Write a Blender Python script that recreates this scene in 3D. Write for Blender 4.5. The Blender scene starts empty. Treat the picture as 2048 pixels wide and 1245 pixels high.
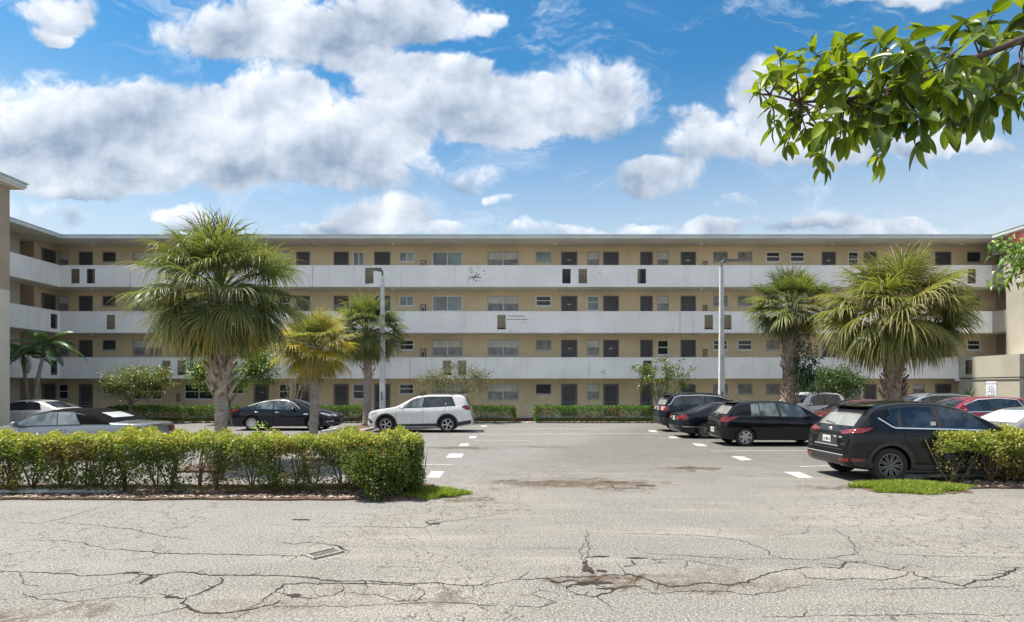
import bpy, bmesh, math, random
import numpy as np
from mathutils import Vector, Matrix, Quaternion
from mathutils.bvhtree import BVHTree

R = math.radians
scene = bpy.context.scene
col = scene.collection
rng = random.Random(7)
nrg = np.random.default_rng(7)

# ------------------------------------------------------------------ camera
F = 1150.0          # focal length in pixels of the 2048 px wide photograph
HOR = 776.0         # row of the horizon
CH = 1.95           # eye height
cam_data = bpy.data.cameras.new('camera')
cam = bpy.data.objects.new('camera', cam_data)
col.objects.link(cam)
cam.location = (0, 0, CH)
cam.rotation_euler = (R(90), 0, 0)
cam_data.sensor_width = 36
cam_data.lens = 36 * F / 2048
cam_data.shift_y = (HOR - 622.5) / 2048
cam_data.clip_start = 0.05
cam_data.clip_end = 3000
scene.camera = cam

# ------------------------------------------------------------------ light
SUN_EL, SUN_AZ = 65.0, -82.0        # azimuth measured from +Y (view axis) towards +X
sd = Vector((math.sin(R(SUN_AZ)) * math.cos(R(SUN_EL)), math.cos(R(SUN_AZ)) * math.cos(R(SUN_EL)), math.sin(R(SUN_EL))))
sun_data = bpy.data.lights.new('sun', 'SUN')
sun_data.energy = 3.15
sun_data.angle = R(3.0)
sun_data.color = (1.0, 0.93, 0.82)
sun = bpy.data.objects.new('sun', sun_data)
col.objects.link(sun)
sun.rotation_euler = (-sd).to_track_quat('-Z', 'Y').to_euler()
scene.view_settings.view_transform = 'Standard'
scene.view_settings.look = 'None'
scene.view_settings.exposure = 1.36
scene.view_settings.gamma = 1.0
scene.cycles.max_bounces = 6
scene.cycles.diffuse_bounces = 3
scene.cycles.glossy_bounces = 3
scene.cycles.transparent_max_bounces = 6
scene.cycles.caustics_reflective = False
scene.cycles.caustics_refractive = False
scene.cycles.use_denoising = True
try:
    scene.cycles.denoiser = 'OPENIMAGEDENOISE'
except Exception:
    pass

# ------------------------------------------------------------------ world: sky with cumulus
world = bpy.data.worlds.new('World')
scene.world = world
world.use_nodes = True
wt = world.node_tree
wt.nodes.clear()


def build_world():
    N, L = wt.nodes, wt.links

    def lk(sock, v):
        if isinstance(v, (int, float)):
            sock.default_value = v
        elif isinstance(v, (tuple, list)):
            sock.default_value = v
        else:
            L.new(v, sock)

    def m(op, a, b=0.0, c=0.0, clamp=False):
        n = N.new('ShaderNodeMath'); n.operation = op; n.use_clamp = clamp
        lk(n.inputs[0], a); lk(n.inputs[1], b); lk(n.inputs[2], c)
        return n.outputs[0]

    def vm(op, a, b=None, c=None):
        n = N.new('ShaderNodeVectorMath'); n.operation = op
        lk(n.inputs[0], a)
        if b is not None: lk(n.inputs[1], b)
        if c is not None: lk(n.inputs[2], c)
        return n.outputs['Value'] if op in ('DOT_PRODUCT', 'LENGTH') else n.outputs[0]

    def comb(a, b, c):
        n = N.new('ShaderNodeCombineXYZ'); lk(n.inputs[0], a); lk(n.inputs[1], b); lk(n.inputs[2], c)
        return n.outputs[0]

    def sep(v):
        n = N.new('ShaderNodeSeparateXYZ'); L.new(v, n.inputs[0]); return n.outputs

    def noise(v, scale, detail, rough=0.55, dist=0.0):
        n = N.new('ShaderNodeTexNoise'); n.noise_dimensions = '2D'; L.new(v, n.inputs['Vector'])
        n.inputs['Scale'].default_value = scale; n.inputs['Detail'].default_value = detail
        n.inputs['Roughness'].default_value = rough; n.inputs['Distortion'].default_value = dist
        return n

    def mr(v, a, b, c=0.0, d=1.0, smooth=True):
        n = N.new('ShaderNodeMapRange'); n.interpolation_type = 'SMOOTHSTEP' if smooth else 'LINEAR'
        lk(n.inputs['Value'], v); n.inputs[1].default_value = a; n.inputs[2].default_value = b
        n.inputs[3].default_value = c; n.inputs[4].default_value = d
        return n.outputs[0]

    def mix(f, a, b):
        n = N.new('ShaderNodeMix'); n.data_type = 'RGBA'; lk(n.inputs[0], f); lk(n.inputs[6], a); lk(n.inputs[7], b)
        return n.outputs[2]

    tc = N.new('ShaderNodeTexCoord').outputs['Generated']
    d = vm('NORMALIZE', tc)
    dx, dy, dz = sep(d)
    sky = N.new('ShaderNodeTexSky'); sky.sky_type = 'NISHITA'; sky.sun_disc = False
    sky.sun_elevation = R(SUN_EL); sky.sun_rotation = R(SUN_AZ)
    sky.air_density = 1.0; sky.dust_density = 0.6; sky.ozone_density = 2.2
    hs = N.new('ShaderNodeHueSaturation'); hs.inputs['Saturation'].default_value = 1.16
    L.new(sky.outputs[0], hs.inputs['Color'])
    blue = hs.outputs[0]

    # directions ahead of the viewer are laid out on a distant vertical sheet (u across, v up)
    ys = m('MAXIMUM', dy, 0.05)
    u0 = m('DIVIDE', dx, ys); v0 = m('DIVIDE', dz, ys)
    ahead = mr(dy, 0.25, 0.5)
    # turbulence bends the outlines
    p2 = comb(u0, v0, 0.0)
    wn = noise(vm('MULTIPLY', p2, (1.0, 1.3, 1)), 5.0, 4, 0.6)
    wv = vm('SUBTRACT', wn.outputs['Color'], (0.5, 0.5, 0.5))
    pw = vm('MULTIPLY_ADD', wv, (0.11, 0.085, 0), p2)
    u, v, _ = sep(pw)
    uu = comb(u, u, u); vv = comb(v, v, v)
    # cumulus lobes: x, y, rx, ry in photo pixels
    B = [(70, 250, 170, 120), (210, 250, 170, 110), (330, 240, 150, 100), (470, 270, 170, 110), (610, 260, 150, 110),
         (560, 190, 120, 60), (160, 350, 240, 55), (480, 345, 240, 50), (720, 330, 180, 60), (760, 270, 130, 70), (180, 385, 170, 26),
         (480, 60, 220, 70), (700, 40, 230, 80), (850, 25, 190, 60), (620, 110, 200, 42), (990, 35, 45, 30),
         (120, 25, 100, 48), (100, 75, 55, 24), (870, 200, 170, 105), (770, 150, 95, 65), (1010, 215, 140, 85), (1190, 190, 140, 92),
         (1110, 230, 130, 62), (900, 130, 80, 42), (1310, 355, 115, 48), (1430, 285, 130, 62), (1540, 190, 115, 85),
         (1640, 240, 170, 90), (1600, 305, 200, 30), (1890, 290, 150, 36), (760, 430, 155, 55), (700, 455, 150, 26), (1160, 458, 75, 24),
         (1430, 452, 75, 32), (1545, 440, 90, 26), (1005, 390, 38, 20), (930, 345, 120, 34), (1385, 225, 70, 34), (1800, -5, 170, 30),
         (1205, 60, 34, 30), (420, 305, 260, 60), (380, 440, 90, 34), (1720, 455, 200, 30), (60, 440, 140, 40), (1300, 462, 90, 22), (1050, 455, 70, 22), (1255, 450, 55, 20), (1650, 440, 80, 26), (1850, 455, 100, 24), (890, 460, 70, 20), (1480, 400, 60, 16)]
    weak = {45: .7, 46: .6, 47: .7, 48: .7, 49: .7, 50: .5, 42: .6, 43: .6, 44: .6, 36: .55, 37: .6, 39: .45, 34: .6, 35: .8, 32: .85, 10: .7}
    S = W = None
    for i in range(0, len(B), 3):
        tri = B[i:i + 3]
        while len(tri) < 3: tri = tri + [(5000, -9000, 10, 10)]
        ia = [F / t[2] for t in tri]; ib = [F / t[3] for t in tri]
        oa = [-(t[0] - 1024) / t[2] for t in tri]; ob = [-(HOR - t[1]) / t[3] for t in tri]
        qx = vm('MULTIPLY_ADD', uu, tuple(ia), tuple(oa))
        qy = vm('MULTIPLY_ADD', vv, tuple(ib), tuple(ob))
        r2 = vm('MULTIPLY_ADD', qy, qy, vm('MULTIPLY', qx, qx))
        w = vm('MAXIMUM', vm('SUBTRACT', (1, 1, 1), r2), (0, 0, 0))
        g = tuple(weak.get(i + k, 1.0) for k in range(3))
        s = vm('DOT_PRODUCT', w, g); wy = vm('DOT_PRODUCT', w, qy)
        S = s if S is None else m('ADD', S, s)
        W = wy if W is None else m('ADD', W, wy)
    S = m('MULTIPLY', S, ahead)
    hgt = m('DIVIDE', W, m('MAXIMUM', S, 0.05))      # -1 base .. +1 top of a lobe
    # unseen cumulus elsewhere, its cover raised beyond the view for fill light
    zz = m('ADD', m('MAXIMUM', dz, 0.0), 0.18)
    dome = comb(m('DIVIDE', dx, zz), m('DIVIDE', dy, zz), 0.0)
    gn = noise(dome, 1.1, 4, 0.55)
    off = m('SUBTRACT', 1.0, m('MULTIPLY', ahead, m('MULTIPLY', mr(m('ABSOLUTE', u0), 1.15, 0.95), mr(v0, 0.85, 0.68))))
    gen = m('MULTIPLY', mr(gn.outputs['Fac'], 0.40, 0.54), off)
    S2 = m('ADD', S, m('MULTIPLY', gen, 0.9))
    fine = noise(p2, 11.0, 6, 0.64, 0.3)
    fb = m('SUBTRACT', fine.outputs['Fac'], 0.5)
    dens = m('ADD', S2, m('MULTIPLY', fb, m('MINIMUM', m('MULTIPLY', S2, 4.5), 2.1)))
    mask = mr(dens, 0.10, 0.80)
    # lit tops and shaded bases, with billows
    wn2 = noise(vm('MULTIPLY', vm('ADD', p2, (0.035, -0.055, 0)), (1.0, 1.3, 1)), 5.0, 2, 0.6)
    fine2 = noise(vm('ADD', p2, (0.012, -0.02, 0)), 11.0, 3, 0.6, 0.3)
    rel = m('SUBTRACT', fine.outputs['Fac'], fine2.outputs['Fac'])
    bil = m('SUBTRACT', wn.outputs['Fac'], wn2.outputs['Fac'])
    lit = m('ADD', m('MULTIPLY', hgt, 0.50), 0.60)
    lit = m('ADD', lit, m('ADD', m('MULTIPLY', rel, 0.9), m('MULTIPLY', bil, 1.9)))
    lit = m('SUBTRACT', lit, m('MULTIPLY', m('MINIMUM', S, 2.4), 0.13))
    lit = mr(lit, -0.2, 1.36, 0.0, 1.0, False)
    cloud = mix(lit, (1.5, 1.95, 2.6, 1), (5.4, 5.6, 5.9, 1))
    # pale haze low over the horizon
    hz = mr(dz, 0.08, 0.50, 0.90, 0.0)
    tint = N.new('ShaderNodeMix'); tint.data_type = 'RGBA'; tint.blend_type = 'MULTIPLY'; tint.inputs[0].default_value = 1.0
    L.new(blue, tint.inputs[6]); tint.inputs[7].default_value = (0.33, 0.70, 0.75, 1)
    base = mix(hz, tint.outputs[2], (3.75, 4.0, 4.15, 1))
    # thin torn veils between the heaps
    thin = noise(vm('MULTIPLY', pw, (1.5, 3.4, 1)), 3.2, 5, 0.68, 0.6)
    veil = m('MULTIPLY', mr(thin.outputs['Fac'], 0.50, 0.78), 0.42)
    base = mix(veil, base, (4.0, 4.4, 4.9, 1))
    out = mix(m('MULTIPLY', mask, 0.96), base, cloud)
    bg = N.new('ShaderNodeBackground'); bg.inputs['Strength'].default_value = 0.085
    L.new(out, bg.inputs['Color'])
    o = N.new('ShaderNodeOutputWorld'); L.new(bg.outputs[0], o.inputs['Surface'])


build_world()
world.cycles.sampling_method = 'MANUAL'
world.cycles.sample_map_resolution = 512


# ------------------------------------------------------------------ measuring helpers
def P(x, y, d):
    """world point of photo pixel (x, y) at distance d along the view axis"""
    return Vector(((x - 1024) / F * d, d, CH + (HOR - y) / F * d))


def G(x, y):
    d = F * CH / (y - HOR)
    return Vector(((x - 1024) / F * d, d, 0.0))


# ------------------------------------------------------------------ object helpers
def link(o, parent=None):
    col.objects.link(o)
    if parent is not None:
        o.parent = parent
    return o


def tag(o, label=None, cat=None, group=None, kind=None):
    if label: o['label'] = label
    if cat: o['category'] = cat
    if group: o['group'] = group
    if kind: o['kind'] = kind
    return o


def empty(name, loc=(0, 0, 0), rz=0.0, parent=None):
    o = bpy.data.objects.new(name, None)
    o.location = loc
    o.rotation_euler = (0, 0, rz)
    o.empty_display_size = 0.2
    return link(o, parent)


def setmats(me, mats):
    if not isinstance(mats, (list, tuple)): mats = [mats]
    for mm in mats: me.materials.append(mm)


class MB:
    """collects geometry for one mesh"""
    def __init__(s):
        s.v, s.f, s.mi = [], [], []

    def add(s, vs, fs, mi=0):
        o = len(s.v)
        s.v += [tuple(p) for p in vs]
        s.f += [tuple(i + o for i in f) for f in fs]
        s.mi += [mi] * len(fs)
        return s

    def box(s, x0, x1, y0, y1, z0, z1, mi=0):
        vs = [(x0, y0, z0), (x1, y0, z0), (x1, y1, z0), (x0, y1, z0), (x0, y0, z1), (x1, y0, z1), (x1, y1, z1), (x0, y1, z1)]
        return s.add(vs, [(0, 3, 2, 1), (4, 5, 6, 7), (0, 1, 5, 4), (1, 2, 6, 5), (2, 3, 7, 6), (3, 0, 4, 7)], mi)

    def quad(s, a, b, c, d, mi=0):
        return s.add([a, b, c, d], [(0, 1, 2, 3)], mi)

    def tube(s, pts, rad, n=8, cap=True, mi=0):
        pts = [Vector(p) for p in pts]
        if isinstance(rad, (int, float)): rad = [rad] * len(pts)
        vs, fs = [], []
        ref = Vector((0.31, 0.93, 0.17)).normalized()
        for i, p in enumerate(pts):
            a = pts[max(i - 1, 0)]; b = pts[min(i + 1, len(pts) - 1)]
            t = (b - a).normalized() if (b - a).length > 1e-9 else Vector((0, 0, 1))
            u = t.cross(ref)
            if u.length < 1e-3: u = t.cross(Vector((1, 0, 0)))
            u.normalize(); w = t.cross(u)
            for k in range(n):
                an = 2 * math.pi * k / n
                vs.append(p + (u * math.cos(an) + w * math.sin(an)) * rad[i])
        for i in range(len(pts) - 1):
            for k in range(n):
                fs.append((i * n + k, i * n + (k + 1) % n, (i + 1) * n + (k + 1) % n, (i + 1) * n + k))
        if cap:
            fs.append(tuple(range(n - 1, -1, -1)))
            fs.append(tuple((len(pts) - 1) * n + k for k in range(n)))
        return s.add(vs, fs, mi)

    def lathe(s, prof, n=24, axis='z', c=(0, 0, 0), mi=0, close=False):
        """prof: list of (radius, height along axis)"""
        vs, fs = [], []
        for r_, h in prof:
            for k in range(n):
                a = 2 * math.pi * k / n
                q = (r_ * math.cos(a), r_ * math.sin(a))
                if axis == 'z': p = (c[0] + q[0], c[1] + q[1], c[2] + h)
                elif axis == 'y': p = (c[0] + q[0], c[1] + h, c[2] + q[1])
                else: p = (c[0] + h, c[1] + q[0], c[2] + q[1])
                vs.append(p)
        m_ = len(prof)
        rngs = range(m_) if close else range(m_ - 1)
        for i in rngs:
            j = (i + 1) % m_
            for k in range(n):
                fs.append((i * n + k, i * n + (k + 1) % n, j * n + (k + 1) % n, j * n + k))
        return s.add(vs, fs, mi)

    def mesh(s, name, mats, smooth=False, angle=None):
        me = bpy.data.meshes.new(name)
        me.from_pydata(s.v, [], s.f)
        setmats(me, mats)
        if any(s.mi): me.polygons.foreach_set('material_index', s.mi)
        if smooth or angle:
            me.polygons.foreach_set('use_smooth', [True] * len(me.polygons))
            if angle: me.set_sharp_from_angle(angle=R(angle))
        me.update()
        return me

    def build(s, name, mats, parent=None, smooth=False, angle=None):
        return link(bpy.data.objects.new(name, s.mesh(name, mats, smooth, angle)), parent)


def inst(name, me, parent=None, loc=(0, 0, 0), rot=(0, 0, 0), scl=(1, 1, 1)):
    o = bpy.data.objects.new(name, me)
    o.location = loc; o.rotation_euler = rot; o.scale = scl
    return link(o, parent)


def fast_mesh(name, V, Fq, mats, smooth=False, colors=None, attr=None):
    """V (n,3) array, Fq (m,k) array of equal-size faces"""
    me = bpy.data.meshes.new(name)
    V = np.asarray(V, dtype=np.float32); Fq = np.asarray(Fq, dtype=np.int32)
    n, (mf, k) = len(V), Fq.shape
    me.vertices.add(n); me.vertices.foreach_set('co', V.ravel())
    me.loops.add(mf * k); me.loops.foreach_set('vertex_index', Fq.ravel())
    me.polygons.add(mf)
    me.polygons.foreach_set('loop_start', np.arange(0, mf * k, k, dtype=np.int32))
    if smooth: me.polygons.foreach_set('use_smooth', np.ones(mf, dtype=bool))
    setmats(me, mats)
    if colors is not None:
        a = me.color_attributes.new('tint', 'FLOAT_COLOR', 'POINT')
        c = np.ones((n, 4), dtype=np.float32); c[:, :3] = colors
        a.data.foreach_set('color', c.ravel())
    if attr is not None:
        a = me.attributes.new('tip', 'FLOAT', 'POINT'); a.data.foreach_set('value', np.asarray(attr, dtype=np.float32))
    me.update(calc_edges=True)
    me.validate()
    return me


# ------------------------------------------------------------------ materials
class NT:
    def __init__(s, name):
        s.m = bpy.data.materials.new(name); s.m.use_nodes = True
        s.t = s.m.node_tree; s.N = s.t.nodes; s.L = s.t.links
        s.b = s.N['Principled BSDF']; s.out = s.N['Material Output']

    def lk(s, sock, v):
        if hasattr(v, 'is_linked') or isinstance(v, bpy.types.NodeSocket): s.L.new(v, sock)
        else: sock.default_value = v

    def pos(s, scale=(1, 1, 1), off=(0, 0, 0), obj=False):
        g = s.N.new('ShaderNodeTexCoord').outputs['Object'] if obj else s.N.new('ShaderNodeNewGeometry').outputs['Position']
        mp = s.N.new('ShaderNodeMapping'); s.L.new(g, mp.inputs[0])
        mp.inputs['Scale'].default_value = scale; mp.inputs['Location'].default_value = off
        return mp.outputs[0]

    def noise(s, vec, scale=5, detail=4, rough=.5, dist=0.0, out='Fac', dim='3D'):
        n = s.N.new('ShaderNodeTexNoise'); n.noise_dimensions = dim; s.L.new(vec, n.inputs['Vector'])
        n.inputs['Scale'].default_value = scale; n.inputs['Detail'].default_value = detail
        n.inputs['Roughness'].default_value = rough; n.inputs['Distortion'].default_value = dist
        return n.outputs[out]

    def vor(s, vec, scale=5, feat='F1', rand=1.0, out='Distance', dim='3D'):
        n = s.N.new('ShaderNodeTexVoronoi'); n.voronoi_dimensions = dim; n.feature = feat; s.L.new(vec, n.inputs['Vector'])
        n.inputs['Scale'].default_value = scale; n.inputs['Randomness'].default_value = rand
        return n.outputs[out]

    def mr(s, v, a, b, c=0.0, d=1.0):
        n = s.N.new('ShaderNodeMapRange'); n.interpolation_type = 'SMOOTHSTEP'
        s.lk(n.inputs['Value'], v)
        for i, q in enumerate((a, b, c, d)): n.inputs[i + 1].default_value = q
        return n.outputs[0]

    def math(s, op, a, b=0.0, clamp=False):
        n = s.N.new('ShaderNodeMath'); n.operation = op; n.use_clamp = clamp
        s.lk(n.inputs[0], a); s.lk(n.inputs[1], b); return n.outputs[0]

    def mix(s, f, a, b, mode='MIX'):
        n = s.N.new('ShaderNodeMix'); n.data_type = 'RGBA'; n.blend_type = mode
        s.lk(n.inputs[0], f)
        s.lk(n.inputs[6], a if not isinstance(a, tuple) or len(a) == 4 else (*a, 1))
        s.lk(n.inputs[7], b if not isinstance(b, tuple) or len(b) == 4 else (*b, 1))
        return n.outputs[2]

    def bump(s, h, strength=.3, dist=.01):
        n = s.N.new('ShaderNodeBump'); n.inputs['Strength'].default_value = strength; n.inputs['Distance'].default_value = dist
        s.L.new(h, n.inputs['Height']); s.L.new(n.outputs[0], s.b.inputs['Normal'])

    def base(s, c): s.lk(s.b.inputs['Base Color'], (*c, 1) if isinstance(c, tuple) and len(c) == 3 else c)

    def set(s, **k):
        nm = dict(rough='Roughness', metal='Metallic', spec='Specular IOR Level', coat='Coat Weight', coatr='Coat Roughness')
        for a, b in k.items(): s.lk(s.b.inputs[nm[a]], b)
        return s


def mul(c, k): return tuple(min(1.0, x * k) for x in c)


def pm(name, c, rough=.6, metal=0.0, var=.12, scale=4.0, spec=.5, coat=0.0, bump=0.0, bscale=60, stretch=(1, 1, 1), obj=False, vrough=.0):
    """plain painted or raw material with gentle variation"""
    t = NT(name)
    if var > 0:
        p = t.pos(stretch, obj=obj)
        n = t.noise(p, scale, 5, .6)
        t.base(t.mix(t.mr(n, .3, .7), mul(c, 1 - var), mul(c, 1 + var)))
        if vrough: t.lk(t.b.inputs['Roughness'], t.mr(n, .3, .7, max(0.02, rough - vrough), rough + vrough))
    else:
        t.base(c)
    if not (var > 0 and vrough): t.set(rough=rough)
    t.set(metal=metal, spec=spec, coat=coat)
    if bump: t.bump(t.noise(t.pos(obj=obj), bscale, 3), bump, .006)
    return t.m


def leaf_mat(name, c=None, trans=.35, rough=.45, var=.25, tipcol=None, spec=.4):
    """foliage: colour from the tint attribute or given colour, light comes through"""
    t = NT(name)
    if c is None:
        a = t.N.new('ShaderNodeAttribute'); a.attribute_name = 'tint'; cc = a.outputs['Color']
    else:
        oi = t.N.new('ShaderNodeObjectInfo')
        n = t.noise(t.pos(), 3.0, 2)
        f = t.math('ADD', t.math('MULTIPLY', oi.outputs['Random'], .6), t.math('MULTIPLY', n, .4))
        cc = t.mix(f, mul(c, 1 - var), mul((c[0] * 1.1, c[1], c[2] * .9), 1 + var))
        if tipcol:
            a = t.N.new('ShaderNodeAttribute'); a.attribute_name = 'tip'
            cc = t.mix(t.mr(a.outputs['Fac'], .55, 1.05), cc, tipcol)
    t.base(cc); t.set(rough=rough, spec=spec)
    tr = t.N.new('ShaderNodeBsdfTranslucent')
    tc = t.mix(1.0, cc, (1.25, 1.35, .55), 'MULTIPLY')
    t.L.new(tc, tr.inputs['Color'])
    ms = t.N.new('ShaderNodeMixShader'); ms.inputs[0].default_value = trans
    t.L.new(t.b.outputs[0], ms.inputs[1]); t.L.new(tr.outputs[0], ms.inputs[2])
    t.L.new(ms.outputs[0], t.out.inputs['Surface'])
    return t.m

# ================================================================== GROUND
def ground_material():
    t = NT('old_asphalt')
    p = t.pos()
    big = t.noise(p, .22, 3, .55, dim='2D')
    mid = t.noise(p, 1.3, 4, .6, dim='2D')
    streak = t.noise(t.pos((.35, 2.4, 1)), .8, 4, .6, dim='2D')             # wheel wear runs across the lot
    spk = t.noise(p, 95, 2, .7, dim='2D')
    spk2 = t.noise(p, 38, 1, .5, dim='2D')
    c = t.mix(t.mr(big, .35, .65), (.170, .162, .147), (.214, .203, .182))
    c = t.mix(t.math('MULTIPLY', t.mr(mid, .42, .72), .5), c, (.172, .162, .145))
    c = t.mix(t.math('MULTIPLY', t.mr(streak, .5, .72), .55), c, (.285, .267, .236))
    c = t.mix(t.math('MULTIPLY', t.mr(streak, .46, .30), .45), c, (.132, .129, .124))
    # far half of the lot is a greyer newer coat
    sx = t.N.new('ShaderNodeSeparateXYZ'); t.L.new(p, sx.inputs[0])
    far = t.mr(t.math('ADD', sx.outputs[1], t.math('MULTIPLY', mid, 3.0)), 11.0, 18.5)
    c = t.mix(t.math('MULTIPLY', far, .72), c, (.06, .06, .06))
    # bluish tone painted in for the shade over the left foreground
    lx = t.math('ADD', t.math('ADD', sx.outputs[0], t.math('MULTIPLY', sx.outputs[1], -.42)), t.math('MULTIPLY', big, 1.6))
    shade_l = t.math('MULTIPLY', t.mr(lx, -4.2, -6.4), t.mr(sx.outputs[1], 5.2, 6.2))
    c = t.mix(t.math('MULTIPLY', shade_l, .55), c, (.20, .203, .21))
    # worn aggregate
    c = t.mix(t.mr(spk, .56, .70), c, (.56, .54, .50))
    c = t.mix(t.mr(spk, .44, .30), c, (.115, .105, .095))
    c = t.mix(t.math('MULTIPLY', t.mr(spk2, .42, .30), .55), c, (.09, .085, .08))
    c = t.mix(t.math('MULTIPLY', t.mr(spk2, .58, .72), .45), c, (.46, .445, .41))
    # brown mud stains with their own shape
    wc = t.noise(p, 1.6, 4, .7, out='Color', dim='2D')
    wob = t.N.new('ShaderNodeVectorMath'); wob.operation = 'MULTIPLY_ADD'
    t.L.new(wc, wob.inputs[0]); wob.inputs[1].default_value = (2.6, 1.7, 0); t.L.new(p, wob.inputs[2])
    sw = t.N.new('ShaderNodeSeparateXYZ'); t.L.new(wob.outputs[0], sw.inputs[0])

    def vm(op, a, b, c_=None):
        n = t.N.new('ShaderNodeVectorMath'); n.operation = op
        for k, v in enumerate((a, b, c_)):
            if v is not None: t.lk(n.inputs[k], v)
        return n.outputs['Value'] if op == 'DOT_PRODUCT' else n.outputs[0]

    def c3(s):
        n = t.N.new('ShaderNodeCombineXYZ')
        for k in range(3): t.L.new(s, n.inputs[k])
        return n.outputs[0]
    X3, Y3 = c3(sw.outputs[0]), c3(sw.outputs[1])
    S_ = [(1190, 966, 1.75, .5, 1.0), (1075, 968, 1.3, .38, .8), (1375, 938, 1.1, .36, 1.0), (1255, 975, .9, .3, .9),
          (915, 896, 1.6, .5, .8), (1080, 894, 1.5, .4, .6), (940, 999, .8, .35, .8), (1680, 975, .7, .3, .8),
          (60, 1235, .55, .2, .7), (1190, 1160, .5, .22, .8), (900, 1190, .5, .2, .6), (1030, 1020, .8, .12, .6),
          (1340, 1160, .85, .26, .4), (1500, 1165, .7, .2, .3), (560, 1205, .9, .25, .3)]
    tot = None
    for i in range(0, 15, 3):
        tr = S_[i:i + 3]; gs = [G(q[0], q[1]) for q in tr]
        qx = vm('MULTIPLY_ADD', X3, tuple(1 / q[2] for q in tr), tuple(-(g.x + 1.3) / q[2] for g, q in zip(gs, tr)))
        qy = vm('MULTIPLY_ADD', Y3, tuple(1 / q[3] for q in tr), tuple(-(g.y + .85) / q[3] for g, q in zip(gs, tr)))
        r2 = vm('MULTIPLY_ADD', qy, qy, vm('MULTIPLY', qx, qx))
        w = vm('MAXIMUM', vm('SUBTRACT', (1, 1, 1), r2), (0, 0, 0))
        w = vm('DOT_PRODUCT', w, tuple(q[4] * 1.2 for q in tr))
        tot = w if tot is None else t.math('ADD', tot, w)
    tot = t.math('MINIMUM', tot, 1.0)
    c = t.mix(t.math('MULTIPLY', tot, t.mr(t.noise(p, 5.5, 5, .75, dim='2D'), .30, .56, .3, 1.0)), c, (.10, .075, .052))
    # hairline crazing
    wv = t.N.new('ShaderNodeVectorMath'); wv.operation = 'MULTIPLY_ADD'
    t.L.new(wc, wv.inputs[0]); wv.inputs[1].default_value = (.5, .5, 0); t.L.new(p, wv.inputs[2])
    ck = t.vor(wv.outputs[0], 1.1, 'DISTANCE_TO_EDGE', dim='2D')
    cm = t.math('MULTIPLY', t.mr(ck, .012, .003), t.mr(t.noise(p, .5, 2, dim='2D'), .5, .62))
    ck2 = t.vor(wv.outputs[0], 3.4, 'DISTANCE_TO_EDGE', dim='2D')
    cm2 = t.math('MULTIPLY', t.mr(ck2, .03, .008), t.mr(big, .47, .56))
    cm = t.math('MAXIMUM', t.math('MULTIPLY', cm, .5), t.math('MULTIPLY', cm2, .8))
    c = t.mix(t.math('MULTIPLY', t.mr(t.vor(wv.outputs[0], 5.5, 'DISTANCE_TO_EDGE', dim='2D'), .05, .012), t.math('MULTIPLY', t.mr(mid, .5, .62), .55)), c, (.07, .06, .052))
    c = t.mix(cm, c, (.045, .04, .037))
    t.base(c); t.set(rough=.95, spec=.18)
    h = t.math('ADD', t.math('MULTIPLY', spk, .6), t.math('MULTIPLY', mid, 1.5))
    t.bump(h, .55, .012)
    return t.m


asphalt = ground_material()
g_ = MB()
n_ = 60
xs = np.concatenate([[-600, -120], np.linspace(-40, 40, n_), [120, 600]])
ysg = np.concatenate([[-400, -60], np.linspace(-8, 60, n_), [150, 900]])
V = np.array([(x, y, 0) for y in ysg for x in xs], dtype=np.float32)
nx_ = len(xs)
Fq = np.array([(j * nx_ + i, j * nx_ + i + 1, (j + 1) * nx_ + i + 1, (j + 1) * nx_ + i) for j in range(len(ysg) - 1) for i in range(nx_ - 1)])
ground = link(bpy.data.objects.new('ground', fast_mesh('ground', V, Fq, asphalt)))
tag(ground, kind='structure')

# ---- painted stall marks
paint = NT('worn_white_paint')
_p = paint.pos()
_w = paint.noise(_p, 6, 6, .7)
_c = paint.mix(paint.mr(_w, .36, .50), (.27, .255, .23), (.48, .47, .45))
_c = paint.mix(paint.mr(paint.noise(_p, 90, 2, .7), .42, .30), _c, (.2, .19, .18))
paint.base(_c); paint.set(rough=.85)
paint = paint.m


def flat_poly(name, pts, z, m, parent):
    mb = MB()
    mb.add([(p[0], p[1], z) for p in pts], [tuple(range(len(pts)))])
    o = mb.build(name, m, parent)
    if o.data.polygons[0].normal.z < 0: o.data.flip_normals()
    return o


for q in [[(862.7, 943.2), (889, 943.2), (879, 956), (854.2, 956)], [(899, 908), (927.8, 908), (923, 916), (891.9, 916)],
          [(921.6, 887.7), (938.6, 887.7), (935.8, 892.8), (917.9, 892.8)], [(940.6, 873), (953.3, 873), (951.3, 877), (937.5, 877)],
          [(952.8, 862.2), (964, 862.2), (961.3, 865.3), (950, 865.3)], [(962.7, 851.5), (974.6, 852), (972.6, 854), (961.3, 854)],
          [(1295.6, 861), (1310, 860.7), (1315.6, 865), (1300, 864.5)], [(1335, 873.3), (1352, 873.7), (1360.5, 877.3), (1343, 877.7)],
          [(1384, 887.3), (1404, 888), (1415.7, 893), (1394, 893)], [(1462, 913), (1487, 913.8), (1504.6, 920.6), (1482, 921.4)],
          [(1568, 944.6), (1598.3, 944.6), (1628, 956.2), (1598, 956.6)]]:
    flat_poly('paint_mark', [G(*a) for a in q], .004, paint, ground)
for a, b, w in [((820, 929.2), (906, 930.2), .09), ((1420, 902.5), (1640, 901.3), .08), ((1600, 934), (1700, 931), .09),
                ((905, 869.5), (1320, 867.5), .10), ((950, 881), (1060, 881.5), .09), ((1010, 858), (1200, 857.5), .1), ((1320, 877), (1420, 876), .08)]:
    A, Bp = G(*a), G(*b)
    flat_poly('paint_line', [(A.x, A.y - w / 2), (Bp.x, Bp.y - w / 2), (Bp.x, Bp.y + w / 2), (A.x, A.y + w / 2)], .004, paint, ground)

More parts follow.
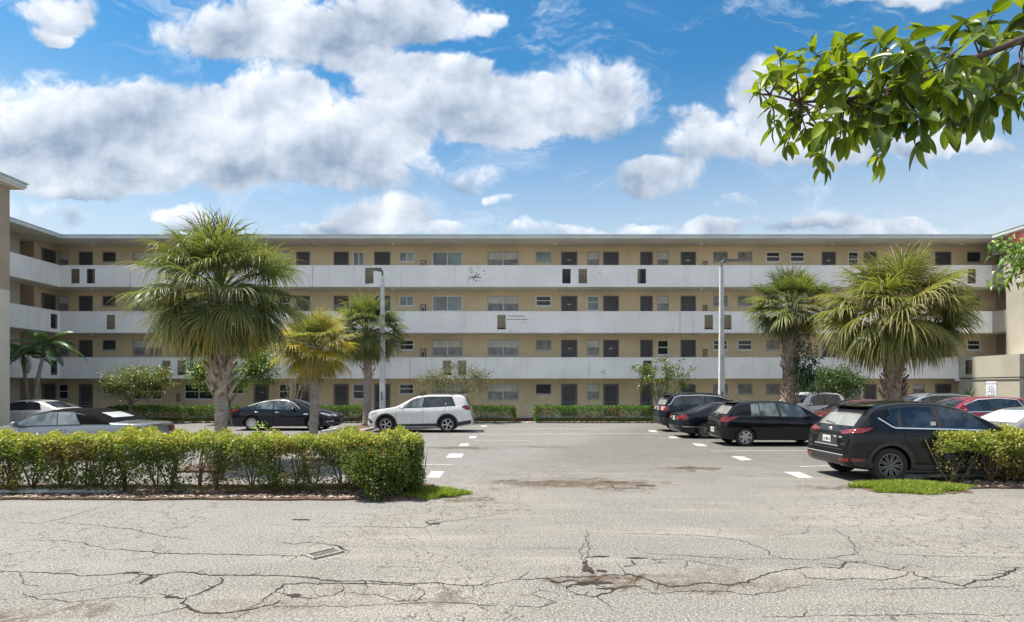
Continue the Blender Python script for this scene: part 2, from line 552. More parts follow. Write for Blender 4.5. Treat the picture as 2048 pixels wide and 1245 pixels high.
# ---- open cracks
crack_m = pm('crack_dirt', (.045, .038, .033), .95, var=.3, scale=9, spec=.1)


def crack(pts, w=.014, branches=True):
    """pts in photo pixels on the ground; a jagged open joint"""
    w *= 1.05 if w >= .02 else .7
    P_ = [Vector((G(*p).x, G(*p).y)) for p in pts]
    L_, R_ = [], []
    path = []
    for a, b in zip(P_[:-1], P_[1:]):
        n = max(2, int((b - a).length / .035))
        for i in range(n):
            path.append(a.lerp(b, i / n))
    path.append(P_[-1])
    jx = 0.0
    twigs = []
    for i, p in enumerate(path):
        a = path[max(0, i - 1)]; b = path[min(len(path) - 1, i + 1)]
        tdir = (b - a).normalized(); nn = Vector((-tdir.y, tdir.x))
        jx = jx * .75 + rng.uniform(-.018, .018)
        e = math.sin(math.pi * min(1, max(.04, i / max(1, len(path) - 1)))) ** .35
        ww = w * e * rng.uniform(.45, 1.5)
        c = p + nn * jx
        L_.append(c + nn * ww / 2); R_.append(c - nn * ww / 2)
        if branches and rng.random() < .06: twigs.append((c, tdir, nn))
    mb = MB()
    n = len(L_)
    mb.add([(q.x, q.y, .003) for q in L_] + [(q.x, q.y, .003) for q in R_], [(n + i, n + i + 1, i + 1, i) for i in range(n - 1)])
    for q, l_ in zip(path, L_):                      # crumbled grit beside the joint
        for _ in range(int(w * 55 + rng.random())):
            z_ = Vector((rng.gauss(0, w * 1.6 + .008), rng.gauss(0, w * 1.6 + .008))); e_ = rng.uniform(.003, .010)
            a_ = rng.uniform(0, 6.28); k_ = l_ + z_
            mb.add([(k_.x + e_ * math.cos(a_ + j * 2.09), k_.y + e_ * math.sin(a_ + j * 2.09), .0032) for j in range(3)], [(0, 1, 2)])
    for c, tdir, nn in twigs:
        d = (nn * rng.choice((-1, 1)) + tdir * rng.uniform(-.8, .8)).normalized()
        q = c.copy(); k = rng.randint(4, 12); prev = None
        for j in range(k):
            ww = w * .5 * (1 - j / k)
            s_ = Vector((-d.y, d.x)) * ww / 2
            cur = [(q + s_), (q - s_)]
            if prev: mb.add([(prev[0].x, prev[0].y, .003), (prev[1].x, prev[1].y, .003), (cur[1].x, cur[1].y, .003), (cur[0].x, cur[0].y, .003)], [(0, 1, 2, 3)])
            prev = cur
            q = q + d * .04 + Vector((rng.uniform(-.02, .02), rng.uniform(-.02, .02)))
    o = mb.build('crack', crack_m, ground)
    bmn = bmesh.new(); bmn.from_mesh(o.data)
    for f in bmn.faces:
        f.normal_update()
        if f.normal.z < 0: f.normal_flip()
    bmn.to_mesh(o.data); bmn.free()


CA = [([(0, 402), (120, 408), (250, 418), (370, 424), (470, 415), (545, 415), (610, 420), (720, 410), (860, 425), (1000, 428), (1160, 425), (1280, 440), (1500, 447), (1700, 452), (1860, 463), (2048, 450)], .024),
      ([(612, 418), (585, 440), (570, 458)], .045), ([(640, 500), (700, 512), (740, 515), (728, 535), (750, 555), (830, 570), (900, 572), (985, 560), (1040, 545), (1090, 540), (1120, 520)], .026),
      ([(740, 515), (800, 490), (880, 455), (885, 430)], .026), ([(985, 560), (1050, 525), (1100, 490), (1140, 460), (1220, 455), (1380, 455), (1560, 462), (1680, 460)], .022),
      ([(1100, 490), (1150, 495), (1190, 510), (1250, 515), (1340, 505), (1375, 480), (1378, 458)], .016), ([(430, 322), (480, 318), (560, 325), (630, 332), (750, 338), (900, 338), (1080, 340), (1200, 345)], .02),
      ([(100, 280), (180, 283), (250, 285), (320, 295), (380, 305), (430, 322)], .016), ([(230, 210), (300, 215), (380, 222), (500, 235), (600, 255), (700, 272), (780, 280)], .018),
      ([(0, 213), (80, 212), (150, 215), (250, 195), (500, 120)], .014), ([(80, 415), (90, 450), (130, 460), (190, 462)], .012), ([(90, 490), (150, 520), (300, 530), (420, 515), (520, 508), (630, 510)], .012),
      ([(1120, 285), (1180, 297), (1230, 290), (1310, 300)], .018), ([(1310, 300), (1350, 305), (1392, 328)], .03), ([(1200, 345), (1260, 330), (1310, 315)], .026),
      ([(1450, 225), (1500, 230), (1600, 232), (1700, 230), (1740, 215), (1900, 190), (2040, 170)], .016), ([(1700, 205), (1715, 225)], .03), ([(1380, 490), (1500, 500), (1600, 525), (1680, 520), (1690, 490), (1650, 460)], .014),
      ([(1090, 545), (1250, 545), (1400, 550), (1560, 540), (1700, 530), (2048, 545)], .012), ([(1060, 215), (1200, 230), (1450, 226)], .01), ([(940, 598), (985, 562)], .014), ([(500, 365), (620, 350), (635, 330)], .01),
      ([(1280, 170), (1500, 182), (1700, 180)], .01), ([(0, 520), (200, 500), (480, 460), (600, 430)], .011)]
for pts, w in CA: crack([(x / 2, 940 + y / 2) for x, y in pts], w)
CB = [([(0, 520), (100, 515), (290, 510), (380, 505), (470, 498), (520, 510), (570, 530), (630, 548), (700, 545), (780, 537), (860, 540), (940, 530), (970, 515), (1030, 490), (1110, 480), (1160, 470), (1210, 472)], .026),
      ([(1120, 478), (1180, 510), (1260, 517), (1380, 517), (1500, 520), (1560, 512), (1600, 485)], .018), ([(1600, 485), (1620, 507), (1700, 525), (1800, 542), (1850, 525), (1930, 510), (2048, 470)], .024),
      ([(1240, 465), (1310, 475), (1335, 450), (1400, 450), (1470, 467), (1580, 485)], .024), ([(290, 330), (400, 335), (560, 337), (700, 340), (830, 350), (940, 370), (1010, 400), (1035, 425), (1080, 438), (1200, 437), (1300, 432), (1380, 415), (1360, 380), (1340, 350), (1290, 320), (1300, 310)], .015),
      ([(300, 325), (305, 400), (310, 430), (290, 440)], .014), ([(278, 370), (282, 440), (290, 500)], .012), ([(295, 440), (300, 460), (320, 490), (330, 500)], .06), ([(290, 432), (330, 430), (372, 427)], .035),
      ([(220, 560), (240, 540), (330, 530), (350, 510)], .03), ([(220, 565), (260, 580), (320, 588), (400, 570), (440, 550), (520, 540)], .024), ([(450, 470), (500, 460), (480, 440)], .02), ([(150, 525), (200, 530), (250, 520)], .03),
      ([(0, 630), (100, 628), (170, 610), (80, 580), (105, 550)], .014), ([(440, 575), (600, 575), (720, 570), (850, 570), (970, 583), (1000, 570), (1060, 575), (1100, 555), (1200, 540)], .014), ([(480, 395), (560, 415), (620, 420), (900, 437), (1080, 437)], .012),
      ([(1390, 385), (1500, 420), (1700, 425), (2048, 430)], .012), ([(1390, 560), (1600, 560), (1800, 555), (2048, 545)], .013), ([(1000, 670), (1160, 665), (1170, 630)], .011), ([(1160, 665), (1500, 660), (2048, 660)], .011),
      ([(130, 290), (300, 292), (330, 290)], .01), ([(700, 300), (830, 320), (815, 340)], .01), ([(1060, 345), (1180, 330), (1190, 300)], .01), ([(1840, 500), (1890, 505), (2048, 480)], .014), ([(0, 395), (270, 393)], .01),
      ([(540, 460), (620, 455), (560, 440), (700, 440)], .014), ([(690, 480), (700, 440), (860, 470), (960, 480)], .012), ([(1000, 150), (1200, 160), (1330, 150)], .012), ([(1700, 200), (1900, 215), (2048, 210)], .01), ([(30, 120), (250, 115), (420, 130), (520, 122)], .02), ([(60, 150), (300, 150), (380, 160), (540, 172)], .018)]
for pts, w in CB: crack([(1024 + x / 2, 900 + y / 2) for x, y in pts], w)


def pothole(x, y, rx, ry):
    c = G(x, y); mb = MB(); n = 22
    vs = []
    for k in range(n):
        a = 2 * math.pi * k / n; q = rng.uniform(.55, 1.15)
        vs.append((c.x + rx * q * math.cos(a), c.y + ry * q * math.sin(a), .0045))
    mb.add(vs, [tuple(range(n))])
    mb.build('pothole', crack_m, ground)


for a in [(590, 1192, .075, .05), (340, 1195, .09, .03), (268, 1146, .11, .03), (603, 1040, .17, .05), (1274, 1117, .13, .03), (1205, 1114, .1, .03),
          (1172, 1140, .05, .1), (870, 1048, .09, .06), (1285, 972, .3, .05), (1230, 965, .35, .04), (1370, 936, .3, .06), (1187, 1166, .2, .05), (1203, 1143, .07, .05), (1165, 1170, .09, .03), (1215, 1178, .14, .03)]: pothole(*a)

# ---- storm drain
iron = pm('worn_iron', (.33, .31, .29), .7, .4, var=.25, scale=20)
black_m = pm('pit_shade_black', (.006, .006, .006), .95, var=0, spec=.05)
drain = empty('storm_drain', G(648, 1108))
tag(drain, 'rusty slotted iron storm drain set in cracked asphalt', 'drain')
_a, _b, _d = G(612, 1112), G(668, 1099), G(628, 1119)
ex = Vector((_b - _a)); ey = Vector((_d - _a)); o0 = Vector(_a) - drain.location


def dq(u, v, z): return o0 + ex * u + ey * v + Vector((0, 0, z))


def dbox(mb, u0, u1, v0, v1, z0, z1):
    vs = [dq(u0, v0, z0), dq(u1, v0, z0), dq(u1, v1, z0), dq(u0, v1, z0), dq(u0, v0, z1), dq(u1, v0, z1), dq(u1, v1, z1), dq(u0, v1, z1)]
    mb.add(vs, [(0, 1, 2, 3), (7, 6, 5, 4), (4, 5, 1, 0), (5, 6, 2, 1), (6, 7, 3, 2), (7, 4, 0, 3)])


mb = MB(); dbox(mb, 0, 1, 0, 1, .003, .006); mb.build('pit_shade', black_m, drain)  # flat black sheet painting the shade below the bars
mb = MB()
for r_ in [(0, 1, -.1, .04), (0, 1, .96, 1.1), (-.05, .03, -.1, 1.1), (.97, 1.05, -.1, 1.1)]: dbox(mb, *r_, .004, .022)
mb.build('rim', iron, drain)
for i in range(10):
    mb = MB(); u = .075 + i * .0925; dbox(mb, u, u + .03, .04, .96, .006, .012); mb.build('bar', iron, drain)

# ---- flush utility cover in the muddy dip
uc = empty('utility_cover', G(1250, 974)); tag(uc, 'flush square utility cover in the brown muddy dip of the aisle', 'utility cover')
MB().box(-.25, .25, -.20, .20, 0, .005).build('rim', crack_m, uc)
MB().box(-.225, .225, -.175, .175, .003, .009).build('lid', pm('cover_concrete', (.15, .125, .10), .9, var=.3, scale=9), uc)

# ================================================================== APARTMENT BUILDING
def stucco(name, c, dirt=.35, var=.1, streak=True):
    t = NT(name)
    p = t.pos()
    n = t.noise(p, .5, 5, .6)
    cc = t.mix(t.mr(n, .3, .7), mul(c, 1 - var), mul(c, 1 + var))
    if streak:
        s = t.noise(t.pos((2.2, 2.2, .16)), 1.6, 6, .65)
        cc = t.mix(t.math('MULTIPLY', t.mr(s, .52, .78), dirt), cc, mul(c, .55))
        s2 = t.noise(t.pos((1, 1, 1), (3, 1, 7)), 3.3, 7, .75)
        cc = t.mix(t.math('MULTIPLY', t.mr(s2, .66, .74), dirt), cc, mul((c[0], c[1] * .93, c[2] * .82), .35))
    t.base(cc); t.set(rough=.85, spec=.25)
    t.bump(t.math('ADD', t.noise(p, 38, 4, .6), t.math('MULTIPLY', n, 2)), .3, .012)
    return t.m


M_wall = stucco('tan_stucco', (.80, .655, .435), .16)
M_para = stucco('white_parapet_paint', (.87, .865, .845), .42, .06)
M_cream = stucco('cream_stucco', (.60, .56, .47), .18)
M_cream_sun = stucco('cream_stucco_sun_side', (.40, .375, .315), .18)  # cream darkened to offset the sun on the right flank
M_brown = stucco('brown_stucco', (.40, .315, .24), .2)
M_soffit = stucco('soffit_paint', (.80, .765, .68), .2)
M_fascia = pm('fascia_metal', (.56, .60, .60), .45, .1, var=.1, scale=.8)
M_red = pm('red_curb_paint', (.23, .07, .045), .8, var=.25, scale=3)
M_conc = pm('grey_concrete', (.55, .53, .50), .9, var=.2, scale=2, bump=.3)
M_frame_w = pm('white_window_frame', (.84, .83, .80), .5, var=.06)
M_frame_g = pm('bare_aluminium_frame', (.50, .48, .43), .5, .3, var=.15)
M_dframe = pm('grey_door_frame', (.21, .195, .20), .55, var=.12)
M_door = pm('charcoal_door_paint', (.085, .080, .086), .5, var=.2, scale=1.3)
M_screen = pm('dark_screen_mesh', (.05, .05, .055), .7, var=.2)
M_slatw = pm('milky_louvre', (.76, .75, .70), .35, var=.12, scale=2)
M_slatg = pm('grey_louvre_glass', (.34, .345, .335), .22, var=.3, scale=2.5)
M_iron = pm('black_wrought_iron', (.035, .033, .033), .5, .3, var=.2)
M_bulb = pm('frosted_lamp_glass', (.75, .74, .70), .3, var=0)
M_cab = pm('dark_red_cabinet', (.085, .03, .025), .5, var=.2)
M_lightpanel = pm('cabinet_panel', (.55, .50, .44), .4, var=.1)


def glass(name, c, rough=.06, spec=.5):
    t = NT(name)
    n = t.noise(t.pos(), .7, 3, .5)
    t.base(t.mix(t.mr(n, .35, .65), mul(c, .75), mul(c, 1.25))); t.set(rough=rough, spec=spec)
    return t.m


M_gdark = glass('dark_window_glass', (.030, .033, .037))
M_gteal = glass('curtained_glass_teal', (.32, .40, .39), .12)
M_ggrey = glass('curtained_glass_grey', (.26, .285, .30), .12)

bld = empty('apartment_building', (0, 34, 0))
tag(bld, 'four storey tan apartment building with white balcony parapets and flat roof', 'building')
BO = Vector((0, 34, 0))      # parts are written in world coordinates and shifted into the building's frame


def bpart(mb, name, m, parent=None, **k):
    if parent is None:
        mb.v = [(x - BO.x, y - BO.y, z - BO.z) for x, y, z in mb.v]
        return mb.build(name, m, bld, **k)
    return mb.build(name, m, parent, **k)


WS = F / 35.5
PS = F / 34.0
WY, PY, EY = 35.5, 34.0, 33.45


def wx(x): return (x - 1024) / WS


def px(x): return (x - 1024) / PS


def holes_wall(mb, u0, u1, z0, z1, holes, v0, v1, axis='y'):
    ed = sorted(set([u0, u1] + [max(u0, min(u1, h[i])) for h in holes for i in (0, 1)]))
    for a, b in zip(ed[:-1], ed[1:]):
        if b - a < 1e-5: continue
        c = (a + b) / 2
        cuts = sorted([(h[2], h[3]) for h in holes if h[0] < c < h[1]])
        z = z0
        segs = []
        for q0, q1 in cuts:
            if q0 > z: segs.append((z, q0))
            z = max(z, q1)
        if z < z1: segs.append((z, z1))
        for s0, s1 in segs:
            if axis == 'y': mb.box(a, b, v0, v1, s0, s1)
            else: mb.box(v0, v1, a, b, s0, s1)


ST = 2.72
cols_ = [('n', 116, 137), ('d', 157, 186), ('s', 204, 232), ('w', 265, 324), ('w', 368, 427), ('s', 460, 488), ('d', 507, 538),
         ('n', 557, 580), ('d', 592, 620), ('d', 667, 698), ('n', 705, 729), ('d', 748, 781), ('s', 798, 828), ('w', 864, 925), ('w', 975, 1037),
         ('s', 1071, 1103), ('d', 1122, 1155), ('n', 1174, 1199), ('d', 1206, 1238), ('d', 1280, 1306), ('n', 1314, 1338), ('d', 1361, 1392),
         ('s', 1426, 1456), ('s', 1475, 1505), ('s', 1532, 1561), ('s', 1580, 1610), ('d', 1643, 1672), ('n', 1696, 1718), ('d', 1727, 1754),
         ('n', 1790, 1814), ('s', 1826, 1850), ('d', 1870, 1903), ('s', 1934, 1962)]
ZR = {'n': (1.24, 2.2), 'd': (.2, 2.2), 's': (1.55, 2.2), 'w': (1.22, 2.2)}
# looks per column and floor (floor 0 = ground)
style = {}
for i, (k, a, b) in enumerate(cols_):
    for f in range(4):
        if k == 'n': s_ = 'sash' if f == 0 else rng.choice(['jal', 'jal', 'sash'])
        elif k == 's': s_ = rng.choice(['jsm', 'jsm', 'sash', 'awn'])
        elif k == 'w': s_ = 'jal2' if f else 'sash2'
        else: s_ = 'door'
        style[(a, f)] = s_
style.update({(705, 3): 'slide', (798, 3): 'slide', (864, 3): 'slide', (864, 2): 'slide', (798, 2): 'slide', (798, 1): 'sash', (798, 0): 'sash',
              (864, 1): 'jal2', (864, 0): 'jal2', (975, 0): 'jal2', (1071, 3): 'teal', (1071, 2): 'sash', (1071, 1): 'jsm', (1071, 0): 'screen',
              (1174, 3): 'jal', (1174, 2): 'awn', (1174, 1): 'jal', (1174, 0): 'jal', (1314, 3): 'jal', (1314, 2): 'jal', (1314, 1): 'sash', (1314, 0): 'jal',
              (1426, 3): 'jsm', (1426, 2): 'jsm', (1426, 1): 'sash', (1426, 0): 'jsm', (1475, 3): 'jsm', (1475, 2): 'jsm', (1475, 1): 'sash', (1475, 0): 'jsm',
              (1532, 3): 'sash', (1580, 3): 'sash', (1532, 1): 'jsm', (1532, 0): 'jsm', (1696, 3): 'sash', (204, 0): 'sash', (204, 3): 'screen', (204, 2): 'screen',
              (204, 1): 'screen', (116, 0): 'sash', (116, 3): 'jal', (116, 2): 'jal', (460, 0): 'sash', (1934, 3): 'screen', (1934, 2): 'screen', (1826, 0): 'jal'})

for f in range(4):
    z0 = f * ST
    hs = []
    for k, a, b in cols_:
        q = ZR[k]
        hs.append((wx(a), wx(b), z0 + q[0], z0 + q[1]))
    for a, b in ((1405, 1415), (352, 360)):
        hs.append((wx(a), wx(b), z0 + 1.05, z0 + 1.62))
    mb = MB()
    holes_wall(mb, -28.2, 30.0, z0 + .2 if f else 0, z0 + ST - .06 if f < 3 else 10.66, hs, WY, WY + .2)
    # backs of the shallow niches
    bpart(mb, 'outer_wall', M_wall)
    mb = MB()
    for a, b in ((1405, 1415), (352, 360)):
        mb.box(wx(a) + .01, wx(b) - .01, WY + .08, WY + .14, z0 + 1.06, z0 + 1.61)
        bpart(mb, 'meter_cover', M_brown); mb = MB()

cache = {}


def win_parts(st, w, h):
    """list of (name, mesh) for a window of this look; first is the frame"""
    key = (st, round(w, 2), round(h, 2))
    if key in cache: return cache[key]
    out = []
    white = st in ('sash', 'sash2', 'slide', 'awn')
    fm = M_frame_w if white else M_frame_g
    t = .07 if white else .045
    mb = MB()
    y0, y1 = .02, .09
    mb.box(0, w, y0, y1, 0, t); mb.box(0, w, y0, y1, h - t, h); mb.box(0, t, y0, y1, t, h - t); mb.box(w - t, w, y0, y1, t, h - t)
    if st in ('sash2', 'jal2', 'slide'): mb.box(w / 2 - .03, w / 2 + .03, y0 + .004, y1, t, h - t, 1)
    if st in ('sash', 'sash2'): mb.box(t, w - t, y0 + .008, y1, h * .48, h * .48 + .055)
    if st == 'awn': mb.box(t, w - t, y0 + .008, y1, h * .55, h * .55 + .05)
    out.append(('frame', mb.mesh('window_frame', [fm, M_frame_w])))
    sill = MB().box(-.03, w + .03, -.03, .02, -.05, 0)
    out.append(('sill', sill.mesh('window_sill', fm)))

    def pane(x0, x1, z0, z1, m, nm='pane'):
        out.append((nm, MB().box(x0, x1, .055, .075, z0, z1).mesh(nm, m)))
    halves = [(t, w / 2 - .03), (w / 2 + .03, w - t)] if st in ('sash2', 'jal2', 'slide') else [(t, w - t)]
    for hi, (a, b) in enumerate(halves):
        if st in ('sash', 'sash2'):
            pane(a, b, t, h * .48, M_gdark); pane(a, b, h * .48 + .055, h - t, M_gdark)
        elif st == 'slide': pane(a, b, t, h - t, M_ggrey if hi == 0 else M_gteal)
        elif st == 'awn': pane(a, b, t, h * .55, M_ggrey); pane(a, b, h * .55 + .05, h - t, M_ggrey)
        elif st == 'teal': pane(a, b, t, h - t, M_gteal)
        elif st == 'screen': pane(a, b, t, h - t, M_screen)
        else:
            ns = 4 if st == 'jsm' else 6
            zs = np.linspace(t, h - t, ns + 1)
            for j in range(ns):
                up = j >= ns * .45
                m_ = M_slatg if (st == 'jsm' or not up) else M_slatw
                s = MB()
                q0, q1 = zs[j], zs[j + 1]
                s.add([(a, .045, q0 + .006), (b, .045, q0 + .006), (b, .078, q1 + .004), (a, .078, q1 + .004),
                       (a, .053, q0 + .006), (b, .053, q0 + .006), (b, .086, q1 + .004), (a, .086, q1 + .004)],
                      [(0, 1, 2, 3), (7, 6, 5, 4), (0, 4, 5, 1), (3, 2, 6, 7), (0, 3, 7, 4), (1, 5, 6, 2)])
                out.append(('slat', s.mesh('slat', m_)))
            out.append(('backing', MB().box(a, b, .092, .11, t, h - t).mesh('backing', M_screen)))
    cache[key] = out
    return out


def door_parts(w, h, screen):
    key = ('door', round(w, 2), screen)
    if key in cache: return cache[key]
    out = []
    mb = MB(); t = .075
    mb.box(0, t, .01, .1, 0, h); mb.box(w - t, w, .01, .1, 0, h); mb.box(t, w - t, .01, .1, h - t, h)
    out.append(('frame', mb.mesh('door_frame', M_dframe)))
    out.append(('leaf', MB().box(t, w - t, .06, .1, 0, h - t).mesh('door_leaf', M_door)))
    out.append(('knob', MB().lathe([(.0, -.05), (.022, -.045), (.03, -.025), (.018, 0)], 10, 'y', (w - t - .07, .055, .95)).mesh('door_knob', M_frame_g, True)))
    if screen:
        mb = MB()
        for q in ((t, t + .05), (w - t - .05, w - t)): mb.box(*q, .025, .05, 0, h - t)
        for q in ((0.02, .08), (.62, .70), (.82, .88), (h - t - .06, h - t)): mb.box(t + .05, w - t - .05, .027, .05, *q)
        n = 5
        for j in range(n):
            x = t + .05 + (w - 2 * t - .1) * (j + .5) / n
            mb.box(x - .012, x + .012, .03, .05, .08, .62)
        out.append(('screen_frame', mb.mesh('screen_frame', M_dframe)))
    cache[key] = out
    return out


def place(kind, parts, x, z, y=None, rz=0.0):
    y = WY if y is None else y
    fr = inst(kind, parts[0][1], bld, (x - BO.x, y - BO.y, z), (0, 0, rz))
    for nm, me in parts[1:]: inst(nm, me, fr)
    return fr


for k, a, b in cols_:
    for f in range(4):
        q = ZR[k]; w = wx(b) - wx(a)
        if k == 'd': place('door', door_parts(w, q[1] - q[0], f == 0), wx(a), f * ST + q[0])
        else: place('window', win_parts(style[(a, f)], w, q[1] - q[0]), wx(a), f * ST + q[0])


def text_part(s, size, m, parent, loc, rot=(R(90), 0, 0), name='number', align='CENTER', ext=.002):
    cu = bpy.data.curves.new(name, 'FONT'); cu.body = s; cu.size = size; cu.align_x = align; cu.extrude = ext
    tmp = bpy.data.objects.new(name, cu); col.objects.link(tmp)
    dg = bpy.context.evaluated_depsgraph_get()
    me = bpy.data.meshes.new_from_object(tmp.evaluated_get(dg))
    bpy.data.objects.remove(tmp); bpy.data.curves.remove(cu)
    me.materials.clear(); me.materials.append(m)
    return inst(name, me, parent, loc, rot)


text_part('141', .17, M_frame_w, bld, ((wx(1122) + wx(1155)) / 2, WY + .052 - BO.y, 3 * ST + 1.62))
MB().box(-.05, .05, -.012, 0, -.05, .03)
for x, f in ((1376, 3), (1658, 3), (1139, 1), (1222, 1), (523, 0), (1139, 2)):
    inst('number_plate', MB().box(-.11, .11, -.012, 0, -.04, .04).mesh('number_plate', M_frame_g), bld, (wx(x), WY + .056 - BO.y, f * ST + 1.66))

# fire extinguisher cabinets beside the wide windows
for f in range(4):
    cab = inst('extinguisher_cabinet', MB().box(0, .31, -.12, 0, 0, .62).mesh('cabinet', M_cab), bld, (wx(842), WY - BO.y, f * ST + 1.02))
    inst('panel', MB().box(.045, .265, -.126, -.118, .045, .575).mesh('panel', M_lightpanel), cab)
    inst('extinguisher', MB().lathe([(.0, .44), (.03, .42), (.05, .37), (.05, .12), (.0, .11)], 10, 'z', (.155, -.13, 0)).mesh('extinguisher', M_cab, True), cab)

# slabs, parapets, roof
LX, RX = -26.75, 28.4
PZ = [(2.497, 3.72), (5.20, 6.444), (7.92, 9.165)]
gr_main = [[(325, 340), (356, 370), (885, 903), (916, 932), (1287, 1303)], [(214, 229), (994, 1012), (1409, 1426), (1447, 1462)],
           [(143, 158), (174, 189), (730, 747), (1124, 1142), (1157, 1174), (1275, 1292), (1735, 1750), (1936, 1951)]]


def grille_mesh(w, h):
    mb = MB(); t = .02
    mb.box(0, w, 0, .03, 0, t); mb.box(0, w, 0, .03, h - t, h); mb.box(0, t, 0, .03, t, h - t); mb.box(w - t, w, 0, .03, t, h - t)
    n = 6
    for i in range(1, n):
        x = w * i / n; mb.box(x - .006, x + .006, .006, .02, t, h - t)
    for zz in (.17, .5, .83): mb.box(t, w - t, .004, .026, h * zz - .007, h * zz + .007)
    for cx in (.3, .7):                    # long links between the bars
        for cz in (.335, .665):
            pts = []
            for j in range(13):
                a = 2 * math.pi * j / 12
                pts.append((w * cx + .055 * math.cos(a), .012, h * cz + h * .13 * math.sin(a)))
            mb.tube(pts, .009, 4, cap=False)
    for i in range(7):
        mb.tube([(w * (i + .5) / 7, .012, t), (w * (i + 1) / 7, .012, h * .17)], .006, 4); mb.tube([(w * (i + .5) / 7, .012, h - t), (w * i / 7, .012, h * .83)], .006, 4)
    return mb.mesh('grille', M_iron)


GW = .50
gm = grille_mesh(GW, .86)
lay = [(142, 0)]
for f in range(3):
    z0, z1 = PZ[f]
    hs = [(px((a + b) / 2) - GW / 2, px((a + b) / 2) + GW / 2, z0 + .2, z0 + 1.06) for a, b in gr_main[f]]
    mb = MB()
    right_end = RX if f else 26.4
    holes_wall(mb, LX, right_end, z0, z1, hs, PY, PY + .12)
    bpart(mb, 'parapet', M_para)
    mb = MB().box(LX - .01, right_end, PY - .02, PY + .14, z1, z1 + .035); bpart(mb, 'parapet_cap', M_para)
    for h_ in hs: inst('grille', gm, bld, (h_[0], PY + .045 - BO.y, h_[2]))
    mb = MB().box(-28.2, 30.0, PY + .12, WY, z0 - .004, z0 + .19); bpart(mb, 'walkway_slab', M_soffit)
    # left wing parapet and slab
    lh = {0: [], 1: [], 2: []}[f]
    hl = [(33.35, 33.85, z0 + .2, z0 + 1.06)] if f < 2 else []
    mb = MB(); holes_wall(mb, 14.0, PY, z0, z1, hl, LX - .12, LX, 'x'); bpart(mb, 'parapet', M_para)
    mb = MB().box(LX - .14, LX + .02, 14.0, PY - .03, z1, z1 + .035); bpart(mb, 'parapet_cap', M_para)
    for h_ in hl: inst('grille', gm, bld, (LX - .05, h_[0] - BO.y, h_[2]), (0, 0, R(90)))
    mb = MB().box(-28.2, LX - .12, 14, PY + .1, z0 - .002, z0 + .188); bpart(mb, 'walkway_slab', M_soffit)
mb = MB().box(-28.2, 26.4, 33.95, WY, 0, .2); bpart(mb, 'walkway_slab', M_conc)
mb = MB().box(-26.5, 26.3, 33.94, 33.95, .0, .17); bpart(mb, 'red_kerb_face', M_red)
# left wing wall, dark stair recess, door and window of the wing
mb = MB().box(-28.4, -28.2, 14, 32.95, 0, 10.66); bpart(mb, 'outer_wall', M_cream)
mb = MB().box(-28.4, -28.2, 34.15, 35.5, 0, 10.66); bpart(mb, 'outer_wall', M_wall)
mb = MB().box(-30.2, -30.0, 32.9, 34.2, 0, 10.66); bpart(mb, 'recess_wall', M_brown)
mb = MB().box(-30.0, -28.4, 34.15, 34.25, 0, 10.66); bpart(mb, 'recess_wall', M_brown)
for f in range(4):
    place('door', door_parts(.95, 2.0, False), -28.19, f * ST + .2, 35.4, R(-90))
# roof
M_roof = pm('roof_membrane', (.5, .5, .48), .9, var=.15, scale=1)
mb = MB().box(-26.2, 27.9, EY, 37.5, 10.66, 10.70); bpart(mb, 'roof_soffit', M_soffit)
mb = MB().box(-40, -26.2, 14, 37.5, 10.66, 10.70); bpart(mb, 'roof_soffit', M_soffit)
mb = MB().box(27.9, 42, 14, 37.5, 10.66, 10.70); bpart(mb, 'roof_soffit', M_soffit)
mb = MB().box(-40, 42, 33.6, 50, 10.70, 10.80); bpart(mb, 'roof', M_roof)
for nm, q in (('roof_fascia', (-26.2, 27.9, EY - .05, EY, 10.63, 10.83)), ('roof_fascia', (-26.2, -26.15, 14, EY - .05, 10.63, 10.83)), ('roof_fascia', (27.85, 27.9, 14, EY - .05, 10.63, 10.83)),
              ('drip_edge', (-26.14, 27.84, EY - .08, EY + .02, 10.83, 10.86)), ('drip_edge', (-26.15, -26.12, 14, EY - .08, 10.83, 10.86)), ('drip_edge', (27.82, 27.85, 14, EY - .08, 10.83, 10.86))):
    bpart(MB().box(*q), nm, M_fascia)
# back of the block so that the recesses stay dark
bpart(MB().box(-30, 42, 40, 40.2, 0, 10.6), 'rear_wall', M_wall)
bpart(MB().box(-44, -30.2, 37, 37.2, 0, 10.6), 'rear_wall', M_wall)
# soffit lamps
lm = MB().lathe([(.0, -.10), (.07, -.095), (.12, -.06), (.13, -.02), (.13, 0)], 14).mesh('lamp', M_bulb, True)
for z in (PZ[0][0], PZ[1][0], PZ[2][0], 10.66):
    for x in (183, 480, 785, 1110, 1402, 1665, 1923):
        inst('soffit_lamp', lm, bld, ((x - 1024) / F * 34.75, 34.75 - BO.y, z - .004))
# block projecting at the far left (end of the left wing)
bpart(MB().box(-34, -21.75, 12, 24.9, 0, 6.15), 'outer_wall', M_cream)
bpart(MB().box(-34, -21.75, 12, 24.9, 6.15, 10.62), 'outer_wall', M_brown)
bpart(MB().box(-34.4, -21.35, 11.6, 25.2, 10.62, 10.70), 'roof_soffit', M_soffit)
bpart(MB().box(-34.4, -21.30, 11.6, 25.25, 10.70, 10.88), 'roof_fascia', M_fascia)
bpart(MB().box(-34.4, -21.24, 11.6, 25.31, 10.88, 10.92), 'drip_edge', M_fascia)
bpart(MB().box(-34, -26.4, 24.9, 28, 0, 10.66), 'outer_wall', M_cream)
